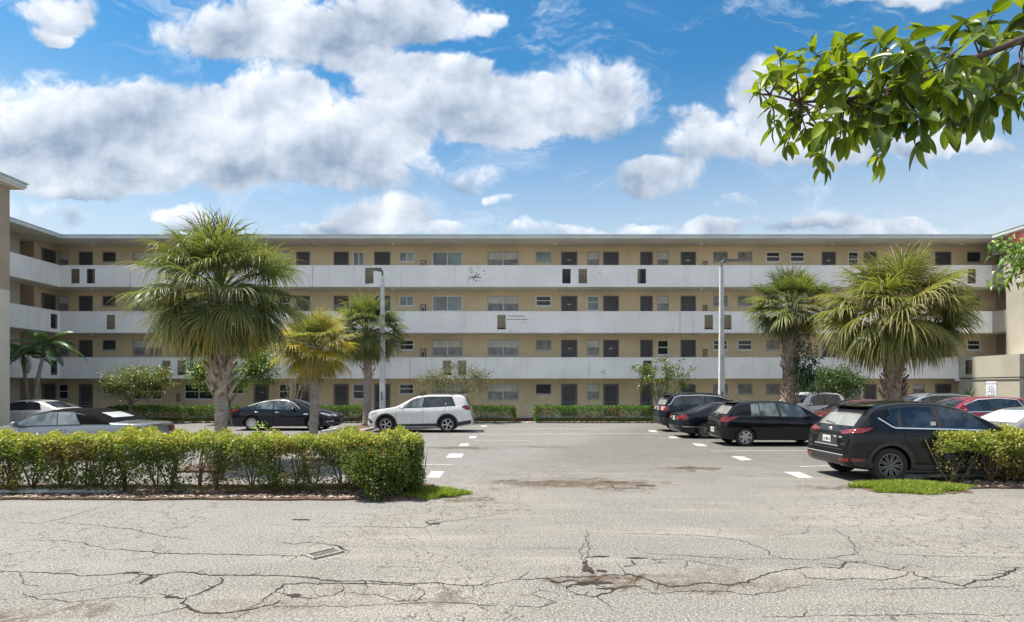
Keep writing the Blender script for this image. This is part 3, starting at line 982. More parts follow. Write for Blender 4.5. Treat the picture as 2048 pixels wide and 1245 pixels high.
# right wing: solid cream flank above, lower block in front, dark openings beside the corner
bpart(MB().box(28.4, 28.65, 14, 33.05, 3.72, 10.66), 'outer_wall', M_cream_sun)
for f in (1, 2):
    z0, z1 = PZ[f]
    bpart(MB().box(28.4, 28.52, 33.05, 34.0, z0, z1), 'parapet', M_cream_sun)
bpart(MB().box(28.4, 28.52, 33.05, 34.0, 9.75, 10.66), 'outer_wall', M_cream_sun)
bpart(MB().box(29.9, 30.1, 30, 37, 2.5, 10.66), 'recess_wall', M_brown)
for f in (1, 2): bpart(MB().box(28.52, 29.9, 31, 34.1, PZ[f][0], PZ[f][0] + .2), 'walkway_slab', M_soffit)
mb = MB(); holes_wall(mb, 29.9, 34.0, 0, 3.72, [(33.0, 33.5, 2.72, 3.54)], 26.4, 26.6, 'x'); bpart(mb, 'outer_wall', M_cream_sun)
inst('grille', gm, bld, (26.47, 33.0 - BO.y, 2.70), (0, 0, R(90)))
bpart(MB().box(26.6, 30, 29.9, 30.1, 0, 3.72), 'outer_wall', M_brown)
bpart(MB().box(26.6, 28.4, 30.1, 34.0, 3.5, 3.7), 'walkway_slab', M_soffit)
bpart(MB().box(26.6, 26.75, 34.0, 34.14, 0, 3.72), 'outer_wall', M_cream_sun)
bpart(MB().tube([(26.33, 34.0, 2.5), (26.33, 29.86, 2.5), (27.6, 29.82, 2.5)], .03, 6), 'conduit', M_iron)
inst('flood_lamp', MB().box(-.1, .1, -.12, .1, -.1, .08).mesh('flood_lamp', M_frame_w), bld, (26.3, 33.95 - BO.y, 2.45))
# glass block panel on the ground floor
gb = MB().box(0, .75, -.02, .0, 0, 2.0).build('glass_block_panel', M_frame_g, bld)
gb.location = (wx(1697), WY - BO.y, .2)
gbm = MB().box(.012, .175, -.035, -.021, .012, .175).mesh('glass_block', M_slatg)
for i in range(4):
    for j in range(10): inst('glass_block', gbm, gb, (i * .187, 0, .05 + j * .19))
# roof vent
inst('roof_vent', MB().add([(-.35, 0, 0), (.35, 0, 0), (.35, .5, 0), (-.35, .5, 0), (-.05, .25, .18), (.05, .25, .18)], [(0, 1, 5, 4), (1, 2, 5), (2, 3, 4, 5), (3, 0, 4), (3, 2, 1, 0)]).mesh('roof_vent', M_iron), bld, (px(627), -.2, 10.8))

# tow notice on the right flank
M_sign = pm('sign_white', (.78, .80, .82), .4, var=.04)
M_blue = pm('sign_blue_ink', (.06, .13, .28), .5, var=0)
sg = empty('tow_notice_sign', (26.385, 31.65, 1.45))
tag(sg, 'white notice sign with blue lettering on the cream right flank wall', 'sign')
d_ = sg.location.y
MB().box(-.01, 0, -.34, .34, 0, .85).build('board', M_sign, sg)
for s_, z, sz in (('TOW-AWAY', .68, .16), ('ZONE', .52, .16)):
    text_part(s_, sz * .78, M_blue, sg, (-.013, 0, z), (R(90), 0, R(-90)), 'lettering')
mb = MB()
for j in range(5):
    zz = .42 - j * .07
    for k in range(5):
        if rng.random() < .85: mb.box(-.014, -.011, -.27 + k * .11, -.27 + k * .11 + rng.uniform(.06, .1), zz, zz + .035)
mb.build('small_print', M_blue, sg)
mb = MB().box(-.014, -.011, -.26, .26, .05, .09); mb.build('small_print', M_blue, sg)

# dark red mesh satellite dish on the right roof corner
M_dish = pm('dark_red_mesh_metal', (.20, .045, .045), .6, .2, var=.2)
dish = empty('satellite_dish', (28.38, 31.2, 9.75))
tag(dish, 'dark red ribbed dish mounted on the right flank wall under the roof', 'satellite dish')
mb = MB(); n = 14; axis_ = Vector((-.35, -.55, .75)).normalized()
uu_ = axis_.cross(Vector((0, 0, 1))).normalized(); ww_ = axis_.cross(uu_)
c0 = Vector((-.85, -.1, .1))
rings = []
for i in range(6):
    r_ = .62 * i / 5
    rings.append([c0 + axis_ * (.30 * (r_ / .62) ** 2) + (uu_ * math.cos(2 * math.pi * k / n) + ww_ * math.sin(2 * math.pi * k / n)) * r_ for k in range(n)])
for k in range(n):
    rib = MB().tube([rings[i][k] for i in range(6)], .022, 5); rib.build('rib', M_dish, dish)
mb = MB()
for i in range(1, 5):
    for k in range(n): mb.quad(rings[i][k], rings[i][(k + 1) % n], rings[i + 1][(k + 1) % n], rings[i + 1][k])
mb.build('reflector', M_dish, dish)
MB().tube([(.05, 0, -.1), (-.9, -.1, -.15), tuple(c0)], .04, 8).build('mast', M_dish, dish)

# ---- flaking paint, joint lines and stains on the parapets
M_scar = pm('bare_cement_scar', (.30, .285, .26), .95, var=.4, scale=12)


def scar(x, y, n, sx, sy, mx=.05):
    r_ = random.Random(int(x * 7 + y)); mb = MB()
    for _ in range(n):
        c = P(x + r_.gauss(0, sx), y + r_.gauss(0, sy), 33.995); k = 7; q = r_.uniform(.3, 1) * mx; st = r_.uniform(.6, 2.2)
        mb.add([(c.x + q * math.cos(6.283 * i / k) * r_.uniform(.5, 1.2) * st, 33.996, c.z + q * math.sin(6.283 * i / k) * r_.uniform(.5, 1.2)) for i in range(k)], [tuple(range(k))])
    bpart(mb, 'flaking_paint', M_scar)


scar(948, 548, 46, 9, 8, .045); scar(952, 556, 20, 6, 3, .05); scar(1030, 634, 4, 20, 1, .02); scar(1145, 662, 22, 14, 1, .03); scar(1030, 663, 10, 12, 1, .03); scar(1207, 747, 12, 4, 4, .04)
scar(735, 568, 8, 6, 1, .03); scar(1196, 546, 6, 5, 1.5, .03); scar(870, 571, 5, 14, 1, .025); scar(1280, 569, 5, 8, 1, .03); scar(1500, 664, 8, 60, 1, .02); scar(300, 754, 8, 60, 1, .02); scar(960, 572, 10, 260, 1, .022)
mb = MB()
for x0, y0, x1, y1 in ((1014, 639, 1056, 640), (1034, 632, 1034, 640), (1048, 633, 1048, 646), (1016, 633, 1050, 632), (1040, 646, 1056, 646)):
    a, c = P(x0, y0, 33.996), P(x1, y1, 33.996)
    mb.box(min(a.x, c.x) - .006, max(a.x, c.x) + .006, 33.994, 33.999, min(a.z, c.z) - .006, max(a.z, c.z) + .006)
bpart(mb, 'block_joint', M_scar)
for x, f in ((625, 2), (1360, 1), (480, 1), (820, 0), (1600, 2), (260, 2), (1690, 0)):
    bpart(MB().box(px(x) - .012, px(x) + .012, 33.994, 33.999, PZ[f][0], PZ[f][1]), 'expansion_joint', M_scar)
bpart(MB().box(wx(628) - .02, wx(628) + .02, 33.5, 35.48, 10.655, 10.659), 'soffit_joint', M_scar)

# ================================================================== CARS
def mono(pts):
    """monotone cubic through (x, y) points"""
    xs_ = np.array([p[0] for p in pts], float); ys_ = np.array([p[1] for p in pts], float)
    h = np.diff(xs_); dl = np.diff(ys_) / h
    m_ = np.zeros(len(xs_)); m_[0], m_[-1] = dl[0], dl[-1]
    for i in range(1, len(xs_) - 1):
        m_[i] = 0 if dl[i - 1] * dl[i] <= 0 else 2 * dl[i - 1] * dl[i] / (dl[i - 1] + dl[i])

    def f(x):
        x = min(max(x, xs_[0]), xs_[-1])
        i = int(min(max(np.searchsorted(xs_, x) - 1, 0), len(h) - 1))
        t = (x - xs_[i]) / h[i]
        return ((2 * t ** 3 - 3 * t ** 2 + 1) * ys_[i] + (t ** 3 - 2 * t ** 2 + t) * h[i] * m_[i] + (-2 * t ** 3 + 3 * t ** 2) * ys_[i + 1] + (t ** 3 - t ** 2) * h[i] * m_[i + 1])
    return f


def car_paint(name, c, metal=.0, rough=.35, coat=1.0):
    t = NT(name)
    n = t.noise(t.pos(obj=True), 3.0, 5, .65)
    t.base(t.mix(t.mr(n, .35, .7), mul(c, .93), tuple(min(1, x * 1.05 + .004) for x in c)))
    t.set(metal=metal, rough=rough, coat=coat, spec=.0 if max(c) < .05 else .4)
    t.b.inputs['Coat Roughness'].default_value = .03; t.b.inputs['Coat IOR'].default_value = 1.42 if max(c) < .05 else 1.5
    return t.m


C_black = car_paint('black_car_paint', (.008, .009, .011))
C_navy = car_paint('blue_black_car_paint', (.010, .014, .022))
C_white = car_paint('white_car_paint', (.74, .745, .75))
C_silver = car_paint('silver_car_paint', (.27, .285, .30), .5, .3)
C_grey = car_paint('blue_grey_car_paint', (.26, .30, .34), .4, .3)
C_red = car_paint('red_car_paint', (.23, .012, .025), .2)
C_maroon = car_paint('maroon_car_paint', (.12, .012, .014), .2)
C_green = car_paint('dark_green_car_paint', (.02, .03, .02))
C_cloth = pm('black_soft_top_cloth', (.008, .008, .009), .95, spec=.06, var=.3, scale=7, bump=.4, bscale=12, obj=True)
C_plastic = pm('black_trim_plastic', (.03, .031, .033), .55, var=.15, scale=6, obj=True)
C_rubber = pm('tyre_rubber', (.022, .021, .021), .8, var=.25, scale=9, obj=True)
C_alloy = pm('alloy_silver', (.52, .52, .53), .3, .85, var=.08, obj=True)
C_alloyd = pm('alloy_dark', (.13, .135, .145), .35, .8, var=.1, obj=True)
C_chrome = pm('chrome_trim', (.80, .81, .82), .22, .65, var=0)
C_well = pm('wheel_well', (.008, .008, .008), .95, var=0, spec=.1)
C_plate = pm('licence_plate_white', (.66, .68, .66), .45, var=.1, scale=20, obj=True)
C_platei = pm('licence_plate_ink', (.10, .16, .10), .5, var=0)
C_glass = NT('tinted_car_glass'); C_glass.base(C_glass.mix(C_glass.mr(C_glass.noise(C_glass.pos(obj=True), 3.2, 3), .42, .62), (.010, .014, .02), (.03, .042, .06))); C_glass.set(rough=.02, spec=.9); C_glass = C_glass.m
C_glassl = NT('clear_car_glass'); C_glassl.base(C_glassl.mix(C_glassl.mr(C_glassl.noise(C_glassl.pos((1, .2, 1), obj=True), 2.2, 2, .5), .36, .66), (.05, .065, .07), (.20, .24, .25))); C_glassl.set(rough=.02, spec=.8, coat=.5); C_glassl = C_glassl.m
C_glassr = NT('rear_glass_lit_view'); C_glassr.base((.24, .245, .23)); C_glassr.set(rough=.03, spec=.8, coat=.6); C_glassr = C_glassr.m  # pale base colour paints the bright view through the glass
C_shade = NT('sunshade_behind_glass'); C_shade.base((.62, .64, .66)); C_shade.set(rough=.08, spec=.6, coat=.6); C_shade = C_shade.m


def lens(name, c, e=None):
    t = NT(name); p = t.pos(obj=True)
    n = t.noise(p, 14, 2); t.base(t.mix(t.mr(n, .4, .6), mul(c, .6), mul(c, 1.3))); t.set(rough=.08, coat=1.0)
    return t.m


C_tail = lens('red_lamp_lens', (.17, .004, .007))
C_clear = lens('clear_lamp_lens', (.55, .56, .58))
C_amber = lens('pink_white_lens', (.62, .30, .30))


def wheel_meshes(r, w, style, n):
    tb = MB(); rr = r * (.66 if style != 'small' else .60)
    prof = [(rr - .01, -w * .42), (rr + .015, -w * .5), (r * .93, -w * .5), (r * .985, -w * .42), (r, -w * .25), (r, w * .25), (r * .985, w * .42), (r * .93, w * .5), (rr + .015, w * .5), (rr - .01, w * .42)]
    tb.lathe(prof, 36, 'y')
    rm_ = MB()
    rm_.lathe([(rr, -w * .40), (rr + .006, -w * .47), (rr - .018, -w * .47), (rr - .03, -w * .30), (rr - .03, w * .4), (rr, w * .4)], 36, 'y')
    bk = MB().lathe([(0.001, -w * .08), (rr - .03, -w * .08), (rr - .03, w * .1), (0.001, w * .1)], 24, 'y')
    for k in range(n):
        a0 = 2 * math.pi * k / n
        for da in ((-.13, .13) if style == 'split' else (0,)):
            wid = {'split': .018, 'five': .05, 'multi': .016, 'small': .045}[style]
            a = a0 + da
            ci, si = math.cos(a0 + da * .35), math.sin(a0 + da * .35)
            co, so = math.cos(a), math.sin(a)
            tx, tz = -so, co
            r0, r1 = .045, rr - .02
            y0, y1 = -w * .40, -w * .46
            q = []
            for (rad, c_, s_, ww, yy) in ((r0, ci, si, wid * 1.25, y0), (r1, co, so, wid, y1)):
                for sg in (-1, 1):
                    q.append((rad * c_ + sg * ww * tx * .5 * 1.6, yy, rad * s_ + sg * ww * tz * .5 * 1.6))
                    q.append((rad * c_ + sg * ww * tx * .5 * 1.6, yy + .05, rad * s_ + sg * ww * tz * .5 * 1.6))
            rm_.add(q, [(0, 2, 6, 4), (0, 4, 5, 1), (2, 3, 7, 6), (1, 5, 7, 3)])
    rm_.lathe([(.001, -w * .45), (.05, -w * .45), (.06, -w * .38), (.06, -w * .1)], 16, 'y')
    return tb, rm_, bk


class Car:
    def __init__(s, name, label, L, W, top, bottom, plan, belt, paint, wheels, loc, rz, tum=.30, gap=.10, arch=None, cat='car'):
        s.root = empty(name, loc, rz); tag(s.root, label, cat)
        s.L, s.W, s.paint, s.gap = L, W, paint, gap
        s.top, s.bot, s.plan, s.belt = mono(top), mono(bottom), mono(plan), mono(belt)
        s.wx0, s.wx1, s.wr, s.ww, s.wstyle, s.wn, s.wmat = wheels
        s.tum = tum
        ar = arch or s.wr * 1.13
        s.ar = ar
        # ---- shell
        e = .5 - .5 * np.cos(np.linspace(0, math.pi, 40))
        X = np.unique(np.concatenate([np.linspace(0, L, 46), e * L]).round(4))
        rings = []
        for x in X:
            w, zs, zt = s.plan(x), s.bot(x), s.top(x)
            zb = min(s.belt(x), zt - .03)
            hb, h = zb - zs, zt - zb
            yb = .948 * w; ce = min(.05, .5 * h); cr = min(.07, .4 * h)
            yt = yb - s.tum * (h - ce - cr * .5)
            pts = [(0, zs), (.72 * w, zs), (.93 * w, zs + .012), (.975 * w, zs + min(.07, .15 * hb)), (.990 * w, zs + .33 * hb), (w, zs + .58 * hb), (.999 * w, zs + .76 * hb), (.980 * w, zs + .92 * hb), (yb, zb)]
            for q in (.22, .46, .7, .9): pts.append((yb - s.tum * (h - ce - cr * .5) * q ** 1.1, zb + (h - ce - cr * .5) * q))
            pts += [(yt, zt - ce - cr * .5), (yt - cr * .55, zt - ce - cr * .08), (yt - cr * 1.5, zt - ce * .72), (.62 * yt, zt - ce * .38), (.3 * yt, zt - ce * .1), (0, zt)]
            rings.append(pts)
        n = len(rings[0]); m_ = 2 * n - 2
        vs, fs = [], []
        for x, r_ in zip(X, rings):
            full = r_ + [(-y, z) for y, z in r_[-2:0:-1]]
            vs += [(x, y, z) for y, z in full]
        for i in range(len(X) - 1):
            for k in range(m_):
                fs.append((i * m_ + k, (i + 1) * m_ + k, (i + 1) * m_ + (k + 1) % m_, i * m_ + (k + 1) % m_))
        fs.append(tuple(range(m_))); fs.append(tuple((len(X) - 1) * m_ + k for k in range(m_ - 1, -1, -1)))
        mb = MB(); mb.add(vs, fs)
        s.bvh = BVHTree.FromPolygons([Vector(v) for v in vs], [list(f) for f in fs])
        body = mb.build('body', [paint, C_well], s.root)
        cut = MB()
        for xw in (s.wx0, s.wx1):
            for sg in (-1, 1):
                a, b = sg * (W / 2 - .30), sg * (W / 2 + .2)
                k = 40
                vv = [(xw + ar * math.cos(2 * math.pi * j / k), a, s.wr + ar * math.sin(2 * math.pi * j / k)) for j in range(k)]
                vv += [(p[0], b, p[2]) for p in vv]
                ff = [(j, (j + 1) % k, k + (j + 1) % k, k + j) for j in range(k)] + [tuple(range(k - 1, -1, -1)), tuple(range(k, 2 * k))]
                if sg < 0: ff = [f[::-1] for f in ff]
                cut.add(vv, [f[::-1] for f in ff])
        co = cut.build('cutter', C_well, s.root)
        for ob in (co, body):
            bm_ = bmesh.new(); bm_.from_mesh(ob.data); bmesh.ops.recalc_face_normals(bm_, faces=bm_.faces); bm_.to_mesh(ob.data); bm_.free()
        md = body.modifiers.new('b', 'BOOLEAN'); md.operation = 'DIFFERENCE'; md.object = co; md.solver = 'EXACT'
        bpy.context.view_layer.update()
        dg = bpy.context.evaluated_depsgraph_get(); dg.update()
        me = bpy.data.meshes.new_from_object(body.evaluated_get(dg))
        body.modifiers.clear(); body.data = me
        bpy.data.objects.remove(co)
        me.materials.clear(); setmats(me, [paint, C_well])
        for p in me.polygons:
            c = p.center
            p.material_index = 0
            for xw in (s.wx0, s.wx1):
                if (c.x - xw) ** 2 + (c.z - s.wr) ** 2 < (ar + .012) ** 2 and abs(c.y) < s.plan(c.x) - .004: p.material_index = 1
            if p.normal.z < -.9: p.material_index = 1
            p.use_smooth = True
        me.set_sharp_from_angle(angle=R(34))
        s.body = body
        s.build_wheels()

    def build_wheels(s):
        tb, rm_, bk = wheel_meshes(s.wr, s.ww, s.wstyle, s.wn)
        tm, rme, bme = tb.mesh('tyre', C_rubber, angle=40), rm_.mesh('rim', s.wmat, angle=35), bk.mesh('brake_disc', C_well, angle=40)
        for xw in (s.wx0, s.wx1):
            for sg in (-1, 1):
                w_ = empty('wheel', (xw, sg * (s.plan(xw) - s.ww / 2 - .015), s.wr), 0 if sg < 0 else math.pi, s.root)
                w_.rotation_euler = (0, rng.uniform(0, 1.2), 0 if sg < 0 else math.pi)
                inst('tyre', tm, w_); inst('rim', rme, w_); inst('brake_disc', bme, w_)

    # -- patches that lie on the shell
    def hit(s, axis, a, b, sg=1):
        if axis == 'side': o, d = Vector((a, sg * 3, b)), Vector((0, -sg, 0))
        elif axis == 'rear': o, d = Vector((-3, a, b)), Vector((1, 0, 0))
        elif axis == 'front': o, d = Vector((s.L + 3, a, b)), Vector((-1, 0, 0))
        else: o, d = Vector((a, b, 4)), Vector((0, 0, -1))
        h = s.bvh.ray_cast(o, d)
        if h[0] is None:
            h = s.bvh.find_nearest(o + d * 2.2)
            return h[0] if axis != 'side' else h[0], d
        return h[0], d

    def grid(s, name, fn, nu, nv, axis, m, off=.004, sg=1, parent=None, thick=0.0):
        vs = []
        for j in range(nv + 1):
            for i in range(nu + 1):
                a, b = fn(i / nu, j / nv)
                p, d = s.hit(axis, a, b, sg)
                vs.append(p - d * off)
        fs = [(j * (nu + 1) + i, j * (nu + 1) + i + 1, (j + 1) * (nu + 1) + i + 1, (j + 1) * (nu + 1) + i) for j in range(nv) for i in range(nu)]
        mb = MB(); mb.add(vs, fs)
        o = mb.build(name, m, parent or s.root, smooth=True)
        nrm = sum((p.normal for p in o.data.polygons), Vector())
        if nrm.dot(s.hit(axis, *fn(.5, .5), sg)[1]) > 0: o.data.flip_normals()
        return o

    def poly(s, name, pts, axis, m, off=.004, sg=1, nu=10, nv=4, parent=None):
        """patch bounded by a polygon that is single valued top and bottom along its first axis"""
        xs_ = [p[0] for p in pts]; x0, x1 = min(xs_), max(xs_)

        def span(x):
            zs_ = []
            for (a, b), (c, d) in zip(pts, pts[1:] + pts[:1]):
                if abs(c - a) < 1e-9:
                    if abs(x - a) < 1e-6: zs_ += [b, d]
                elif min(a, c) - 1e-9 <= x <= max(a, c) + 1e-9: zs_.append(b + (d - b) * (x - a) / (c - a))
            return min(zs_), max(zs_)

        def fn(u, v):
            x = x0 + (x1 - x0) * u
            lo, hi = span(x)
            return x, lo + (hi - lo) * v
        return s.grid(name, fn, nu, nv, axis, m, off, sg, parent)

    def both(s, name, pts, m, off=.004, **k): return [s.poly(name, pts, 'side', m, off, sg, **k) for sg in (1, -1)]

    def window(s, ab, at, bb, bt, m=None, lo=.03, sgs=(1, -1), gasket=True, off=.006):
        """side glass between slanted pillars: x at bottom and top of each edge"""
        for sg in sgs:
            def mk(g):
                def fn(u, v):
                    x = (ab + (at - ab) * v - g) * (1 - u) + (bb + (bt - bb) * v + g) * u
                    z0 = s.belt(x) + lo - g; z1 = max(z0 + .004, s.top(x) - s.gap + g)
                    return x, z0 + (z1 - z0) * v
                return fn
            o = s.grid('side_window', mk(0), 12, 5, 'side', m or C_glass, off, sg)
            if gasket: s.grid('gasket', mk(.018), 12, 5, 'side', C_plastic, off - .003, sg, o).location = (0, 0, 0)

    def dlo(s, ab, at, bb, bt, lo=.02):
        """black surround behind all side glass"""
        for sg in (1, -1):
            def fn(u, v):
                x = (ab + (at - ab) * v) * (1 - u) + (bb + (bt - bb) * v) * u
                z0 = s.belt(x) + lo; z1 = max(z0 + .004, s.top(x) - s.gap + .012)
                return x, z0 + (z1 - z0) * v
            s.grid('window_surround', fn, 26, 5, 'side', C_plastic, .002, sg)

    def line(s, name, pts, w, m, axis='side', off=.005, sgs=(1, -1), n=6):
        """narrow strip along a polyline in the given projection"""
        for sg in sgs:
            vs = []
            path = []
            for (a, b), (c, d) in zip(pts[:-1], pts[1:]):
                for i in range(n): path.append(Vector((a + (c - a) * i / n, b + (d - b) * i / n)))
            path.append(Vector(pts[-1]))
            for i, p in enumerate(path):
                t = (path[min(i + 1, len(path) - 1)] - path[max(0, i - 1)]).normalized(); nn = Vector((-t.y, t.x)) * w / 2
                for q in (p + nn, p - nn):
                    hp, d = s.hit(axis, q.x, q.y, sg); vs.append(hp - d * off)
            mb = MB(); mb.add(vs, [(2 * i, 2 * i + 1, 2 * i + 3, 2 * i + 2) for i in range(len(path) - 1)])
            mb.build(name, m, s.root, smooth=True)

    def arch_trim(s, w=.07, m=None, sgs=(1, -1)):
        for xw in (s.wx0, s.wx1):
            for sg in sgs:
                vs = []; k = 28
                for j in range(k + 1):
                    a = R(-28) + R(236) * j / k
                    for rr in (s.ar - .004, s.ar + w):
                        z = max(s.wr + rr * math.sin(a), s.bot(xw) + .02)
                        p, d = s.hit('side', xw + rr * math.cos(a), z, sg)
                        if abs(p.y) < .5: p = Vector((xw + rr * math.cos(a), sg * s.plan(xw), z))
                        vs.append(p - d * .012)
                mb = MB(); mb.add(vs, [(2 * j, 2 * j + 1, 2 * j + 3, 2 * j + 2) for j in range(k)])
                mb.build('arch_trim', m or C_plastic, s.root, smooth=True)

    def plate(s, z, axis='rear', y=0.0, w=.305, h=.155, ink=True):
        p, d = s.hit(axis, y, z)
        pl = MB().box(-.006, .0, -w / 2, w / 2, -h / 2, h / 2).build('licence_plate', C_plate, s.root)
        sx_ = -1 if axis == 'rear' else 1
        pl.location = (p.x + (-.012 if axis == 'rear' else .018), y, z)
        if ink:
            mb = MB()
            for k in range(6):
                if k == 3: mb.box(-.008, -.0065, -.025, .025, -.035, .04)
                else:
                    yy = -.12 + k * .042; mb.box(-.008, -.0065, yy, yy + .024, -.03, .03)
            mb.build('plate_characters', C_platei, pl)

    def mirror(s, x, z, m=None):
        for sg in (1, -1):
            p, d = s.hit('side', x, z, sg)
            mb = MB()
            prof = []
            n = 10
            for i, (dx, sc) in enumerate([(-.05, .6), (-.035, .95), (.0, 1.0), (.05, .85), (.085, .45)]):
                for k in range(n):
                    a = 2 * math.pi * k / n
                    prof.append((dx, sg * (.14 + .105 * sc * math.cos(a)), .03 + .075 * sc * math.sin(a)))
            fs = [(i * n + k, i * n + (k + 1) % n, (i + 1) * n + (k + 1) % n, (i + 1) * n + k) for i in range(4) for k in range(n)]
            fs += [tuple(range(n - 1, -1, -1)), tuple(4 * n + k for k in range(n))]
            mb.add(prof, fs)
            mb.tube([(0, -sg * .06, -.03), (0, sg * .10, .0)], .025, 6)
            o = mb.build('wing_mirror', m or s.paint, s.root, angle=50); o.location = p

    def handles(s, spots, m=None):
        for x, z in spots:
            for sg in (1, -1):
                p, d = s.hit('side', x, z, sg)
                mb = MB().tube([(-.10, 0, 0), (-.085, sg * .028, .004), (0, sg * .034, .008), (.085, sg * .028, .004), (.10, 0, 0)], [.008, .014, .015, .014, .008], 6)
                o = mb.build('door_handle', m or s.paint, s.root, smooth=True); o.location = p

    def seams(s, xs_, z0=None):
        for x in xs_:
            pts = x if isinstance(x, list) else [(x, s.bot(x) + .10), (x, s.belt(x) + .0)]
            s.line('door_seam', pts, .011, C_well, off=.004)

    def rails(s, x0, x1, y=None, m=None):
        for sg in (1, -1):
            pts = []
            for i in range(11):
                t = i / 10; x = x0 + (x1 - x0) * t
                yy = (s.plan(x) * .968 - s.tum * (s.top(x) - s.belt(x))) * .93 if y is None else y
                lift = .05 * min(1, 6 * t, 6 * (1 - t))
                p, d = s.hit('top', x, sg * yy)
                pts.append((p.x, p.y, p.z + lift - .004))
            MB().tube(pts, .018, 6).build('roof_rail', m or C_plastic, s.root, smooth=True)


# plain profile kits ------------------------------------------------ (x measured from the rear bumper)
def suv_kit(L, H, W, slope=.42):
    top = [(0, .34 * H), (.02, .40 * H), (.05, .46 * H), (.09, .62 * H), (.18, .68 * H), (slope, .905 * H), (slope + .10, .955 * H), (slope + .35, .985 * H), (.33 * L, H), (.46 * L, .995 * H), (.55 * L, .955 * H), (.63 * L, .875 * H),
           (.755 * L, .675 * H), (.81 * L, .635 * H), (.92 * L, .575 * H), (.975 * L, .50 * H), (L, .36 * H)]
    bottom = [(0, .25 * H), (.1, .18 * H), (.5, .145 * H), (.88 * L, .135 * H), (.97 * L, .15 * H), (L, .2 * H)]
    plan = [(0, .37 * W), (.05, .43 * W), (.16, .475 * W), (.5, .496 * W), (1, .5 * W), (.78 * L, .5 * W), (.9 * L, .475 * W), (.965 * L, .40 * W), (L, .28 * W)]
    belt = [(0, .42 * H), (.12, .60 * H), (.3, .655 * H), (1, .64 * H), (.75 * L, .60 * H), (.84 * L, .575 * H), (.96 * L, .48 * H), (L, .32 * H)]
    return top, bottom, plan, belt


def sedan_kit(L, H, W):
    top = [(0, .40 * H), (.02, .50 * H), (.05, .66 * H), (.12, .70 * H), (.085 * L, .715 * H), (.155 * L, .77 * H), (.25 * L, .89 * H), (.34 * L, .975 * H), (.44 * L, H), (.53 * L, .99 * H), (.60 * L, .94 * H), (.68 * L, .82 * H),
           (.765 * L, .685 * H), (.84 * L, .64 * H), (.93 * L, .56 * H), (.98 * L, .45 * H), (L, .34 * H)]
    bottom = [(0, .24 * H), (.1, .165 * H), (.5, .135 * H), (.88 * L, .125 * H), (.97 * L, .135 * H), (L, .19 * H)]
    plan = [(0, .36 * W), (.05, .42 * W), (.2, .468 * W), (.6, .492 * W), (1.2, .5 * W), (.76 * L, .5 * W), (.88 * L, .478 * W), (.96 * L, .40 * W), (L, .27 * W)]
    belt = [(0, .44 * H), (.1, .62 * H), (.35, .665 * H), (1.2, .66 * H), (.74 * L, .625 * H), (.84 * L, .595 * H), (.96 * L, .47 * H), (L, .30 * H)]
    return top, bottom, plan, belt


def rear_glass(c, zlo, zhi, ylo, yhi, m=None):
    def fn(u, v):
        hw = ylo + (yhi - ylo) * v; return -hw + 2 * hw * u, zlo + (zhi - zlo) * v
    return c.grid('rear_window', fn, 10, 6, 'rear', m or C_glass, .005)


def wind_glass(c, zlo, zhi, ylo, yhi, m=None):
    def fn(u, v):
        hw = ylo + (yhi - ylo) * v; return -hw + 2 * hw * u, zlo + (zhi - zlo) * v
    return c.grid('windshield', fn, 10, 6, 'front', m or C_glass, .005)


def lamp(c, name, pts, axis, m, **k):
    """a lamp on both sides; pts in (y, z) for rear/front"""
    for sg in (1, -1): c.poly(name, [(p[0] * sg, p[1]) for p in pts], axis, m, .008, **k)


def side_lamp(c, name, pts, m):
    for sg in (1, -1): c.poly(name, pts, 'side', m, .009, sg, nu=8, nv=4)


def gpos(x, y_contact, car_half, dirsign, wheel_off):
    pass


